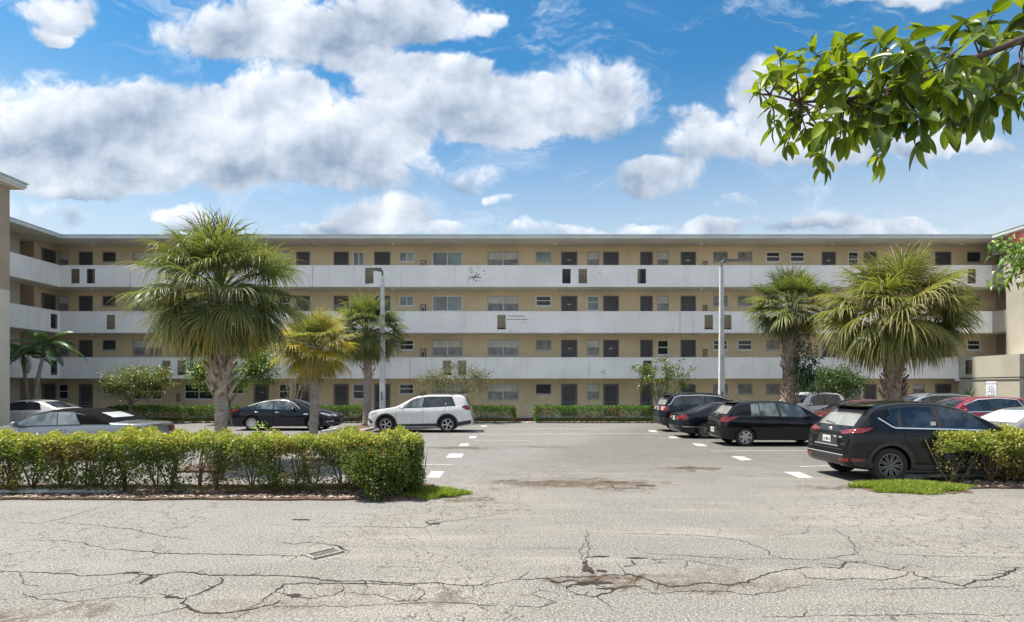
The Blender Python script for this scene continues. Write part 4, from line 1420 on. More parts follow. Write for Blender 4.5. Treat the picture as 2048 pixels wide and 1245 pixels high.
# ---------------------------------------------------------------- black crossover in front (right)
def black_crossover():
    top = [(0, .60), (.02, .68), (.05, .77), (.09, .98), (.20, 1.12), (.50, 1.45), (.58, 1.525), (.65, 1.565), (.95, 1.635), (1.40, 1.675), (1.85, 1.668), (2.2, 1.62), (2.55, 1.51), (2.9, 1.35), (3.2, 1.18), (3.42, 1.10), (3.85, 1.03), (4.25, .95), (4.45, .83), (4.55, .6)]
    bottom = [(0, .40), (.1, .31), (.5, .25), (4.0, .22), (4.4, .25), (4.55, .34)]
    plan = [(0, .72), (.05, .81), (.16, .875), (.5, .912), (1, .92), (3.6, .92), (4.1, .88), (4.4, .74), (4.55, .52)]
    belt = [(0, .72), (.12, 1.0), (.3, 1.09), (1, 1.11), (2.9, 1.06), (3.3, 1.03), (3.8, .97), (4.4, .80), (4.55, .55)]
    c = Car('black_crossover', 'glossy black crossover with dark alloy wheels parked beside the right hedge', 4.55, 1.84, top, bottom, plan, belt, C_black,
            (.86, 3.56, .362, .225, 'split', 9, C_alloyd), (6.86, 12.62, 0), 0.0, tum=.33, gap=.115, arch=.415)
    c.dlo(.95, 1.0, 3.0, 2.62)
    c.window(.98, .92, 1.02, 1.12, lo=.035); c.window(1.13, 1.13, 1.86, 1.80); c.window(1.96, 1.90, 2.96, 2.60)
    c.both('quarter_window', [(.80, 1.33), (.97, 1.40), (1.03, 1.44), (1.03, 1.15), (.97, 1.165)], C_glass, .007)
    c.line('chrome_strip', [(.66, 1.33), (.93, 1.145), (1.0, 1.128), (2.0, 1.105), (3.02, 1.075)], .026, C_chrome, off=.012)
    rear_glass(c, 1.15, 1.48, .66, .56, C_glassr)
    MB().box(.40, .70, -.58, .58, 1.545, 1.568).build('roof_spoiler', C_black, c.root)
    wind_glass(c, 1.16, 1.56, .70, .55)
    lamp(c, 'tail_lamp', [(.40, 1.045), (.84, 1.12), (.84, 1.03), (.62, .985), (.46, 1.0)], 'rear', C_tail)
    side_lamp(c, 'tail_lamp', [(.10, 1.03), (.11, 1.08), (.30, 1.13), (.55, 1.135), (.40, 1.06), (.25, 1.015)], C_tail)
    lamp(c, 'reflector', [(.52, .48), (.80, .50), (.80, .43), (.56, .42)], 'rear', C_tail)
    side_lamp(c, 'reflector', [(.09, .43), (.09, .505), (.36, .50), (.33, .44)], C_tail)
    lamp(c, 'reversing_lamp', [(.54, .775), (.68, .80), (.69, .765), (.55, .745)], 'rear', C_alloyd)
    c.poly('plate_recess', [(-.42, .74), (-.36, .95), (.36, .95), (.42, .74)], 'rear', C_plastic, .004)
    c.plate(.84)
    c.poly('tailgate_strip', [(-.46, .715), (-.46, .735), (.46, .735), (.46, .715)], 'rear', C_chrome, .008)
    c.poly('bumper_strip', [(-.66, .655), (-.66, .672), (.66, .672), (.66, .655)], 'rear', C_alloyd, .008)
    c.poly('lower_bumper', [(-.74, .41), (-.74, .56), (.74, .56), (.74, .41)], 'rear', C_plastic, .006)
    c.poly('bumper_strip', [(-.70, .545), (-.70, .565), (.70, .565), (.70, .545)], 'rear', C_chrome, .009)
    em = MB().lathe([(.001, -.012), (.055, -.012), (.062, 0)], 20, 'x').build('badge', C_chrome, c.root, smooth=True)
    em.location = c.hit('rear', 0, 1.045)[0]
    MB().add([(-.014, -.045, .018), (-.014, -.02, -.005), (-.014, 0, -.022), (-.014, .02, -.005), (-.014, .045, .018), (-.014, .018, .008), (-.014, 0, -.005), (-.014, -.018, .008)],
             [(0, 1, 7), (1, 2, 6, 7), (2, 3, 5, 6), (3, 4, 5)]).build('badge_wing', C_well, em)
    for yy in (.22, .42):
        o = MB().box(-.012, 0, 0, .11, 0, .03).build('model_badge', C_chrome, c.root); o.location = c.hit('rear', -yy - .12, .90)[0]
        if yy == .22: o.hide_render = False
    for sg in (1, -1):
        o = MB().lathe([(.04, -.03), (.045, -.03), (.045, .2), (.04, .2)], 16, 'x').build('exhaust_tip', C_chrome, c.root, smooth=True); o.location = (.08, sg * .55, .37)
    c.arch_trim(.075)
    c.both('sill_trim', [(1.31, .25), (1.31, .385), (3.11, .37), (3.11, .24)], C_plastic, .014)
    c.both('rear_quarter_trim', [(.10, .36), (.12, .52), (.50, .48), (.52, .30)], C_plastic, .008)
    c.seams([[(1.14, 1.10), (1.14, .90), (1.38, .60)], [(1.92, 1.10), (1.94, .40)], [(3.08, 1.02), (3.10, .40)]])
    c.handles([(1.30, .985), (2.16, .97)])
    c.mirror(2.92, 1.08)
    c.line('wiper', [(.0, 1.17), (.45, 1.21)], .02, C_plastic, 'rear', .012, sgs=(1,))
    o = MB().box(-.05, .05, 0, .004, -.055, .055).build('sticker', C_plate, c.root)
    p_, d__ = c.hit('side', 1.76, 1.20, -1); o.location = (p_.x, p_.y - .012, p_.z)
    return c


black_crossover()


# ---------------------------------------------------------------- black hatchback (right, two stalls beyond)
def black_hatch():
    top = [(0, .56), (.02, .66), (.06, .80), (.10, .97), (.20, 1.05), (.52, 1.38), (.60, 1.44), (.95, 1.50), (1.6, 1.535), (2.1, 1.52), (2.5, 1.45), (2.9, 1.28), (3.35, 1.03), (3.55, .98), (4.0, .88), (4.2, .76), (4.3, .55)]
    bottom = [(0, .33), (.1, .25), (.5, .20), (3.8, .19), (4.2, .2), (4.3, .28)]
    plan = [(0, .62), (.05, .72), (.18, .80), (.5, .84), (1, .848), (3.4, .848), (3.9, .80), (4.2, .66), (4.3, .46)]
    belt = [(0, .64), (.12, .9), (.3, .985), (1, .985), (2.8, .945), (3.3, .91), (3.7, .86), (4.2, .70), (4.3, .5)]
    c = Car('black_hatchback', 'black hatchback with red tail lamp and six spoke silver wheels, rear towards the aisle', 4.3, 1.695, top, bottom, plan, belt, C_black,
            (.80, 3.40, .312, .19, 'five', 6, C_alloy), (6.95, 19.9, 0), 0.0, tum=.30, gap=.10)
    c.dlo(.98, 1.0, 2.96, 2.68)
    c.window(1.02, 1.02, 1.30, 1.26, C_glassl); c.window(1.34, 1.30, 1.92, 1.84, C_glassl); c.window(2.02, 1.94, 2.92, 2.66, C_glassl)
    rear_glass(c, 1.07, 1.375, .60, .50, C_glassr)
    wind_glass(c, 1.05, 1.42, .64, .50)
    MB().box(.42, .66, -.52, .52, 1.435, 1.455).build('roof_spoiler', C_black, c.root)
    lamp(c, 'tail_lamp', [(.50, .86), (.60, .97), (.80, 1.02), (.80, .80)], 'rear', C_tail)
    side_lamp(c, 'tail_lamp', [(.10, .80), (.12, .90), (.30, .98), (.62, 1.02), (.44, .93), (.24, .82)], C_tail)
    c.poly('plate_recess', [(-.30, .42), (-.30, .62), (.30, .62), (.30, .42)], 'rear', C_plastic, .004)
    c.plate(.52)
    c.line('bumper_seam', [(-.75, .68), (.75, .68)], .012, C_well, 'rear', .005, sgs=(1,))
    c.seams([[(1.36, .98), (1.34, .70), (1.15, .50)], [(1.96, .98), (1.96, .30)], [(2.98, .9), (3.0, .30)]])
    c.handles([(1.22, .87), (2.12, .85)]); c.mirror(2.86, .98, C_black)
    MB().tube([(.95, 0, 1.50), (.72, 0, 1.66)], .006, 5).build('aerial', C_plastic, c.root)
    c.line('wiper', [(-.05, 1.08), (.35, 1.12)], .018, C_plastic, 'rear', .012, sgs=(1,))
    c.arch_trim(.03, C_black)


black_hatch()


# ---------------------------------------------------------------- black saloon
def black_saloon():
    k = sedan_kit(4.6, 1.40, 1.80)
    c = Car('black_saloon', 'low black saloon with bright red tail lamps beside the black hatchback', 4.6, 1.80, *k, C_navy, (.98, 3.72, .325, .215, 'multi', 14, C_alloy), (6.42, 22.85, 0), 0.0, tum=.40, gap=.085)
    c.window(1.20, 1.32, 1.95, 1.90); c.window(2.05, 2.0, 3.25, 2.9)
    rear_glass(c, 1.00, 1.30, .66, .52); wind_glass(c, 1.0, 1.31, .68, .52)
    lamp(c, 'tail_lamp', [(.34, .72), (.34, .84), (.82, .93), (.82, .72)], 'rear', C_tail)
    side_lamp(c, 'tail_lamp', [(.08, .72), (.08, .92), (.26, .93), (.34, .80), (.28, .74)], C_tail)
    lamp(c, 'reversing_lamp', [(.36, .74), (.36, .82), (.52, .84), (.52, .74)], 'rear', C_amber)
    c.plate(.77); c.seams([(2.0), (3.3)]); c.handles([(1.62, .80), (2.25, .80)]); c.mirror(3.1, .95)
    c.line('bumper_seam', [(-.75, .62), (.75, .62)], .012, C_well, 'rear', .005, sgs=(1,))
    c.line('bumper_strip', [(.1, .46), (.9, .44)], .02, C_chrome, off=.01)


black_saloon()


# ---------------------------------------------------------------- black sport utility
def black_suv():
    k = suv_kit(4.9, 1.72, 1.84, .40)
    c = Car('black_utility_wagon', 'tall black wagon with chrome window line, farthest of the right row', 4.9, 1.84, *k, C_navy, (.98, 3.86, .36, .22, 'five', 5, C_alloyd), (6.55, 26.1, 0), 0.0, tum=.30, gap=.13)
    c.window(.50, .62, 1.0, 1.0); c.window(1.06, 1.04, 1.95, 1.92); c.window(2.05, 2.0, 3.35, 2.9)
    c.line('chrome_strip', [(.30, 1.19), (.42, 1.24), (.62, 1.54), (.9, 1.605), (1.8, 1.63), (2.6, 1.575), (3.1, 1.40)], .028, C_chrome, off=.012)
    rear_glass(c, 1.20, 1.53, .70, .60, C_glassr); wind_glass(c, 1.2, 1.6, .7, .56)
    MB().box(.22, .52, -.62, .62, 1.60, 1.63).build('roof_spoiler', C_navy, c.root)
    lamp(c, 'tail_lamp', [(.40, .98), (.40, 1.12), (.86, 1.13), (.86, .95)], 'rear', C_amber)
    side_lamp(c, 'tail_lamp', [(.10, .94), (.10, 1.12), (.34, 1.13), (.36, 1.04), (.28, .96)], C_tail)
    c.plate(1.03); c.arch_trim(.05, C_navy)
    c.poly('lower_bumper', [(-.76, .36), (-.78, .66), (.78, .66), (.76, .36)], 'rear', C_plastic, .006)
    c.both('rear_quarter_trim', [(.06, .34), (.06, .66), (.50, .62), (.52, .30)], C_plastic, .008)
    c.seams([(2.0), (3.2)]); c.handles([(1.5, 1.0), (2.2, .99)]); c.mirror(3.2, 1.1)
    c.rails(.9, 2.7)


black_suv()


# ---------------------------------------------------------------- white wagon (centre left), seen from its left side
def white_wagon():
    Lc = 4.63
    def fx(pts): return sorted([(Lc - a, b) for a, b in pts])
    top = fx([(0, .52), (.03, .70), (.10, .88), (.30, .965), (.75, 1.04), (1.18, 1.115), (1.30, 1.16), (1.75, 1.40), (2.10, 1.565), (2.40, 1.635), (2.8, 1.67), (3.5, 1.675), (4.0, 1.65), (4.22, 1.615), (4.30, 1.54), (4.45, 1.22), (4.52, 1.08), (4.56, .82), (4.60, .70), (4.63, .55)])
    bottom = fx([(0, .30), (.15, .25), (.5, .24), (4.1, .24), (4.5, .30), (4.63, .40)])
    plan = fx([(0, .55), (.05, .66), (.2, .80), (.5, .875), (1.0, .905), (3.7, .905), (4.2, .885), (4.5, .82), (4.58, .75), (4.63, .68)])
    belt = fx([(0, .48), (.10, .80), (.35, .92), (1.2, 1.04), (2.4, 1.07), (3.4, 1.12), (4.2, 1.16), (4.45, 1.06), (4.56, .75), (4.63, .5)])
    c = Car('white_wagon', 'white sport wagon with black wheel arches and roof rails, facing left', Lc, 1.815, top, bottom, plan, belt, C_white,
            (Lc - 3.54, Lc - .87, .355, .225, 'split', 5, C_alloy), (-1.72, 25.85, 0), math.pi, tum=.26, gap=.125, arch=.405)
    c.dlo(Lc - 3.9, Lc - 3.74, Lc - 1.38, Lc - 1.92)
    w = lambda a, b, d, e, m_=None: c.window(Lc - d, Lc - e, Lc - a, Lc - b, m_)
    w(1.42, 1.95, 2.44, 2.52, C_glassl); w(2.54, 2.62, 3.36, 3.32); w(3.44, 3.40, 3.86, 3.72)
    wind_glass(c, 1.15, 1.55, .70, .60, C_glassl); rear_glass(c, 1.16, 1.50, .64, .56)
    MB().box(.28, .62, -.60, .60, 1.62, 1.65).build('roof_spoiler', C_white, c.root)
    side_lamp(c, 'tail_lamp', [(.10, 1.05), (.16, 1.20), (.40, 1.18), (.48, 1.12), (.30, 1.00), (.18, .98)], C_tail)
    lamp(c, 'tail_lamp', [(.52, 1.02), (.52, 1.14), (.80, 1.18), (.82, .98)], 'rear', C_tail)
    side_lamp(c, 'headlight', [(Lc - .52, .93), (Lc - .50, .965), (Lc - .2, .93), (Lc - .08, .84), (Lc - .10, .76), (Lc - .25, .78)], C_clear)
    lamp(c, 'headlight', [(.50, .78), (.50, .90), (.72, .92), (.76, .78)], 'front', C_clear)
    c.poly('front_grille', [(-.44, .60), (-.48, .84), (.48, .84), (.44, .60)], 'front', C_plastic, .006)
    side_lamp(c, 'fog_lamp_bezel', [(Lc - .30, .42), (Lc - .26, .50), (Lc - .06, .64), (Lc - .05, .56), (Lc - .16, .40)], C_plastic)
    c.arch_trim(.075)
    c.both('sill_trim', [(Lc - 3.10, .24), (Lc - 3.10, .40), (Lc - 1.32, .36), (Lc - 1.32, .24)], C_plastic, .014)
    c.both('rear_quarter_trim', [(.06, .38), (.06, .55), (.64, .46), (.66, .28)], C_plastic, .008)
    c.seams([[(Lc - 1.32, 1.03), (Lc - 1.30, .42)], [(Lc - 2.48, 1.08), (Lc - 2.48, .42)], [(Lc - 3.46, 1.14), (Lc - 3.42, .92), (Lc - 3.18, .62)]])
    c.handles([(Lc - 2.32, .93), (Lc - 3.26, .96)]); c.mirror(Lc - 1.62, 1.06)
    c.rails(.75, 2.3); c.plate(.86)
    o = MB().box(-.035, .035, 0, .004, -.05, .05).build('sticker', C_plate, c.root)
    p_, d__ = c.hit('side', Lc - 3.46, 1.24, 1); o.location = (p_.x, p_.y + .008, p_.z)


white_wagon()


# ---------------------------------------------------------------- black saloon (centre left), seen from its right side
def dark_saloon_left():
    Lc = 4.85
    top = [(0, .60), (.02, .72), (.05, .94), (.12, 1.0), (.40, 1.045), (.80, 1.16), (1.30, 1.325), (1.80, 1.425), (2.2, 1.455), (2.6, 1.44), (2.95, 1.36), (3.4, 1.15), (3.72, 1.01), (4.2, .92), (4.62, .79), (4.80, .64), (4.85, .48)]
    bottom = [(0, .34), (.1, .24), (.5, .19), (4.3, .18), (4.7, .19), (4.85, .27)]
    plan = [(0, .66), (.05, .76), (.2, .87), (.6, .915), (1.2, .93), (3.7, .93), (4.3, .885), (4.7, .72), (4.85, .50)]
    belt = [(0, .62), (.1, .88), (.35, .95), (1.2, .96), (3.4, .905), (4.0, .87), (4.65, .68), (4.85, .44)]
    c = Car('dark_saloon', 'dark blue black saloon with chrome roof line facing the white wagon', Lc, 1.86, top, bottom, plan, belt, C_navy,
            (1.06, 3.86, .335, .215, 'five', 8, C_alloy), (-12.85, 26.95, 0), 0.0, tum=.38, gap=.085)
    c.dlo(.98, 1.1, 3.16, 2.84)
    c.window(1.02, 1.12, 1.22, 1.28); c.window(1.26, 1.34, 1.98, 1.96, C_glassl); c.window(2.07, 2.05, 3.12, 2.82, C_glassl)
    c.line('chrome_strip', [(.86, 1.115), (1.08, 1.19), (1.3, 1.265), (1.8, 1.37), (2.2, 1.395), (2.6, 1.37), (2.9, 1.27), (3.22, 1.0)], .026, C_chrome, off=.012)
    wind_glass(c, 1.02, 1.37, .70, .56); rear_glass(c, 1.07, 1.36, .66, .54)
    side_lamp(c, 'tail_lamp', [(.05, .86), (.06, .95), (.42, .97), (.46, .93), (.28, .86), (.12, .84)], C_tail)
    lamp(c, 'tail_lamp', [(.45, .86), (.45, .95), (.80, .96), (.82, .84)], 'rear', C_tail)
    side_lamp(c, 'headlight', [(4.12, .80), (4.16, .835), (4.45, .79), (4.66, .72), (4.64, .65), (4.5, .66)], C_clear)
    lamp(c, 'headlight', [(.40, .64), (.40, .73), (.66, .78), (.70, .66)], 'front', C_clear)
    c.poly('front_grille', [(-.36, .56), (-.40, .70), (.40, .70), (.36, .56)], 'front', C_plastic, .006)
    side_lamp(c, 'fender_vent', [(3.40, .74), (3.42, .79), (3.62, .78), (3.60, .73)], C_chrome)
    c.seams([[(1.28, .95), (1.24, .75), (1.05, .58)], [(2.02, .95), (2.02, .26)], [(3.22, .9), (3.2, .26)]])
    c.handles([(1.28, .84), (2.22, .83)], C_chrome); c.mirror(2.98, .96)
    c.plate(.70)
    c.line('bumper_strip', [(4.42, .42), (4.72, .43)], .02, C_chrome, off=.01)
    c.both('sill_trim', [(1.5, .20), (1.5, .27), (3.42, .27), (3.42, .20)], C_plastic, .01)


dark_saloon_left()


# ---------------------------------------------------------------- silver convertible (left)
def convertible():
    Lc = 4.85
    top = [(0, .62), (.02, .74), (.06, .93), (.15, .985), (.60, 1.01), (.80, 1.03), (1.0, 1.12), (1.5, 1.29), (2.05, 1.375), (2.5, 1.37), (2.85, 1.30), (3.1, 1.20), (3.5, 1.01), (3.7, .96), (4.2, .87), (4.65, .74), (4.85, .48)]
    bottom = [(0, .34), (.1, .24), (.5, .19), (4.3, .18), (4.7, .19), (4.85, .27)]
    plan = [(0, .66), (.05, .76), (.2, .86), (.6, .90), (1.2, .91), (3.7, .91), (4.3, .87), (4.7, .72), (4.85, .50)]
    belt = [(0, .62), (.1, .88), (.35, .955), (1.2, .96), (3.4, .90), (4.0, .85), (4.65, .66), (4.85, .44)]
    c = Car('silver_convertible', 'silver convertible with raised black soft top behind the left hedge', Lc, 1.82, top, bottom, plan, belt, C_silver,
            (.98, 3.74, .335, .215, 'five', 5, C_alloy), (-9.85, 16.15, 0), math.pi, tum=.36, gap=.075)
    # cloth hood lies over the roof panel
    def fn(u, v):
        x = .84 + (2.98 - .84) * u
        hw = (.968 * c.plan(x) - c.tum * max(0, c.top(x) - c.belt(x) - .06)) - .012
        return x, -hw + 2 * hw * v
    c.grid('soft_top', fn, 24, 16, 'top', C_cloth, .014)
    for sg in (1, -1):
        def fs_(u, v):
            x = .86 + (2.98 - .86) * u; z0 = c.belt(x) + .015; z1 = max(z0 + .004, c.top(x) - .045); return x, z0 + (z1 - z0) * v
        c.grid('soft_top_side', fs_, 24, 6, 'side', C_cloth, .010, sg)
    c.window(1.62, 1.86, 2.22, 2.30, C_glassl, .02, off=.018); c.window(2.25, 2.33, 3.42, 3.0, C_glassl, .02, off=.018)
    rear_glass(c, 1.13, 1.26, .44, .38, C_shade).location = (-.02, 0, .014)
    wind_glass(c, 1.0, 1.30, .70, .56, C_glassl)
    c.line('pillar_trim', [(3.42, 1.0), (3.12, 1.15), (2.86, 1.255)], .05, C_silver, off=.012)
    lamp(c, 'tail_lamp', [(.40, .72), (.40, .86), (.80, .88), (.82, .70)], 'rear', C_tail)
    side_lamp(c, 'tail_lamp', [(.06, .72), (.06, .88), (.30, .88), (.30, .74)], C_tail)
    c.seams([[(2.0, .95), (2.0, .26)], [(3.4, .9), (3.4, .26)]]); c.handles([(2.2, .83)]); c.mirror(3.28, .96); c.plate(.62)


convertible()


# ---------------------------------------------------------------- remaining cars, partly hidden
def generic(name, label, kind, L, H, W, paint, loc, rz, wheel=(.33, .2, 'five', 5, None), glass=None, wind=None, extra=None):
    k = suv_kit(L, H, W) if kind == 'suv' else sedan_kit(L, H, W)
    c = Car(name, label, L, W, *k, paint, (.205 * L, .795 * L, wheel[0], wheel[1], wheel[2], wheel[3], wheel[4] or C_alloy), loc, rz, tum=.30 if kind == 'suv' else .38, gap=.12 if kind == 'suv' else .085)
    if kind == 'suv':
        c.dlo(.125 * L, .15 * L, .685 * L, .605 * L)
        c.window(.13 * L, .155 * L, .21 * L, .21 * L, glass); c.window(.225 * L, .22 * L, .405 * L, .40 * L, glass); c.window(.425 * L, .415 * L, .68 * L, .60 * L, glass)
        rear_glass(c, .70 * H, .89 * H, .36 * W, .31 * W); wind_glass(c, .70 * H, .93 * H, .38 * W, .30 * W, wind)
        side_lamp(c, 'tail_lamp', [(.06, .55 * H), (.07, .66 * H), (.34, .67 * H), (.34, .59 * H)], C_tail)
        lamp(c, 'tail_lamp', [(.28 * W, .56 * H), (.28 * W, .66 * H), (.45 * W, .67 * H), (.45 * W, .54 * H)], 'rear', C_tail)
    else:
        c.dlo(.265 * L, .295 * L, .705 * L, .635 * L)
        c.window(.27 * L, .30 * L, .43 * L, .42 * L, glass); c.window(.45 * L, .44 * L, .70 * L, .63 * L, glass)
        rear_glass(c, .735 * H, .93 * H, .36 * W, .30 * W, wind if False else None); wind_glass(c, .72 * H, .93 * H, .38 * W, .30 * W, wind)
        side_lamp(c, 'tail_lamp', [(.06, .52 * H), (.06, .65 * H), (.26, .66 * H), (.30, .56 * H)], C_tail)
        lamp(c, 'tail_lamp', [(.26 * W, .52 * H), (.26 * W, .64 * H), (.44 * W, .65 * H), (.44 * W, .50 * H)], 'rear', C_tail)
    lamp(c, 'headlight', [(.24 * W, .44 * H), (.24 * W, .50 * H), (.38 * W, .52 * H), (.40 * W, .44 * H)], 'front', C_clear)
    c.seams([.42 * L, .69 * L]); c.handles([(.37 * L, .56 * H), (.46 * L, .56 * H)]); c.mirror(.665 * L, .65 * H); c.plate(.48 * H)
    if extra: extra(c)
    return c


generic('white_saloon', 'white saloon half hidden by the end wall at far left', 'sedan', 4.5, 1.41, 1.74, C_white, (-20.25, 27.0, 0), math.pi)
generic('white_utility_wagon', 'white utility wagon behind the slim right palm trunk', 'suv', 4.5, 1.74, 1.82, C_white, (16.6, 29.6, 0), R(205), extra=lambda c: c.rails(.9, 2.4))
generic('maroon_saloon', 'maroon saloon facing left between black hatchback and black crossover', 'sedan', 4.6, 1.47, 1.8, C_maroon, (17.3, 25.0, 0), R(180))
generic('grey_utility_wagon', 'blue grey wagon with roof rails, mostly hidden behind the black crossover', 'suv', 4.7, 1.70, 1.85, C_grey, (21.6, 27.1, 0), R(180), extra=lambda c: c.rails(.7, 2.6))


def red_x(c):
    c.line('chrome_strip', [(.60, 1.08), (.9, 1.50), (1.6, 1.555), (2.4, 1.50), (2.95, 1.30)], .028, C_chrome, off=.012)
    c.line('chrome_strip', [(.60, 1.07), (3.0, 1.02)], .026, C_chrome, off=.012)


generic('red_utility_wagon', 'bright red wagon with chrome window trim behind the black crossover bonnet', 'suv', 4.6, 1.62, 1.84, C_red, (20.35, 22.9, 0), R(180), extra=red_x)
generic('silver_saloon', 'silver saloon with pale sunshade in its windshield at right edge', 'sedan', 4.7, 1.43, 1.8, C_silver, (16.75, 15.9, 0), R(180), wind=C_shade)


# ---------------------------------------------------------------- boxy off-roader at the right edge
def offroader():
    r_ = empty('offroad_car', (27.1, 26.6, 0), R(180)); tag(r_, 'dark boxy soft top off-roader cut by the right picture edge', 'car')
    b = MB()
    prof = [(-3.6, .45), (-3.7, .9), (-2.6, 1.02), (0, 1.05), (0, .45)]
    prof = [(x + 3.7 + 0.0, z) for x, z in prof]
    vs = [(x, y, z) for y in (-.8, .8) for x, z in prof]
    n = len(prof); b.add(vs, [tuple(range(n))[::-1], tuple(range(n, 2 * n))] + [(i, (i + 1) % n, n + (i + 1) % n, n + i) for i in range(n)])
    body = b.build('body', C_green, r_)
    for x0, x1 in ((-.02, .04), (1.2, 1.28), (2.25, 2.33)):
        for y in (-.76, .70): MB().box(3.7 - 3.7 + x0 + .02, x1 + .02, y, y + .06, 1.05, 1.70).build('pillar', C_plastic, r_)
    MB().box(-.02, 2.42, -.78, .78, 1.70, 1.76).build('roof', C_cloth, r_)
    MB().box(2.30, 2.325, -.70, .70, 1.06, 1.69).build('windshield', C_glassl, r_)
    for y in (-.775, .765):
        for x0, x1 in ((.07, 1.2), (1.31, 2.25)): MB().box(x0, x1, y, y + .01, 1.08, 1.66).build('side_window', C_glass, r_)
    tb, rm_, bk = wheel_meshes(.36, .24, 'five', 5)
    tm, rme, bme = tb.mesh('tyre', C_rubber, angle=40), rm_.mesh('rim', C_alloyd, angle=35), bk.mesh('brake_disc', C_well, angle=40)
    for x in (.7, 3.0):
        for sg in (1, -1):
            w_ = empty('wheel', (x, sg * .78, .36), 0 if sg < 0 else math.pi, r_)
            inst('tyre', tm, w_); inst('rim', rme, w_); inst('brake_disc', bme, w_)


offroader()

# ================================================================== PLANTS
def leaf_cloud(centres, dirs, sizes, colors, fold=.35, aspect=.55, droop=.0):
    """two-sided leaf blades: each a folded pointed blade of four quads; returns V, F, C arrays (6 verts, 4 tri -> quads)"""
    n = len(centres)
    d = dirs / (np.linalg.norm(dirs, axis=1, keepdims=True) + 1e-9)
    up = nrg.normal(size=(n, 3)) * .6 + np.array([0, 0, 1.0])
    side = np.cross(d, up); side /= np.linalg.norm(side, axis=1, keepdims=True) + 1e-9
    nn = np.cross(side, d)
    s = sizes[:, None]
    base = centres
    mid = centres + d * s * .5 - nn * s * .04
    tip = centres + d * s - nn * s * .16 - np.array([0, 0, 1.0]) * s * droop
    l = mid + side * s * aspect * .5 + nn * s * fold * .25
    r = mid - side * s * aspect * .5 + nn * s * fold * .25
    V = np.stack([base, l, tip, r, mid], axis=1).reshape(-1, 3)
    o = (np.arange(n) * 5)[:, None]
    Fc = np.concatenate([o + np.array([[0, 4, 1]]), o + np.array([[4, 2, 1]]), o + np.array([[0, 3, 4]]), o + np.array([[4, 3, 2]])], axis=0)
    C = np.repeat(colors, 5, axis=0)
    return V, Fc, C


def leaves_obj(name, centres, dirs, sizes, colors, m, parent, loc=(0, 0, 0), **k):
    V, Fc, C = leaf_cloud(np.asarray(centres) - np.array(loc), np.asarray(dirs), np.asarray(sizes), np.asarray(colors), **k)
    return link(bpy.data.objects.new(name, fast_mesh(name, V, Fc, m, colors=C)), parent)


def vary(cols, n, amt=.22):
    """pick n colours out of a palette with variation"""
    cols = np.array(cols); i = nrg.integers(0, len(cols), n)
    return np.clip(cols[i] * (1 + nrg.normal(size=(n, 1)) * amt) * (1 + nrg.normal(size=(n, 3)) * .06), .005, .9)


L_tint = leaf_mat('hedge_leaf', None, .36, .42)
L_gloss = leaf_mat('glossy_leaf', None, .30, .30)
bark_g = pm('grey_bark', (.22, .19, .155), .9, var=.35, scale=7, bump=.5, bscale=25)
bark_b = pm('brown_twig', (.17, .115, .075), .9, var=.3, scale=9)
bark_p = pm('palm_trunk_bark', (.33, .275, .225), .92, var=.35, scale=6, bump=.8, bscale=16, stretch=(1, 1, 2.2))
bark_p2 = pm('grey_palm_bark', (.30, .27, .235), .92, var=.25, scale=5, bump=.6, bscale=22, stretch=(1, 1, 3))
boot_m = pm('dry_leaf_base', (.47, .39, .30), .9, var=.3, scale=5, bump=.3, bscale=30, obj=True)
boot_d = pm('dark_leaf_base', (.33, .24, .18), .9, var=.3, scale=5, bump=.3, bscale=30, obj=True)
mulch_m = pm('mulch_soil', (.12, .078, .055), .95, var=.5, scale=14, bump=.9, bscale=30)
chip_m = NT('wood_and_shell_chips')
_a = chip_m.N.new('ShaderNodeAttribute'); _a.attribute_name = 'tint'; chip_m.base(_a.outputs['Color']); chip_m.set(rough=.9); chip_m = chip_m.m


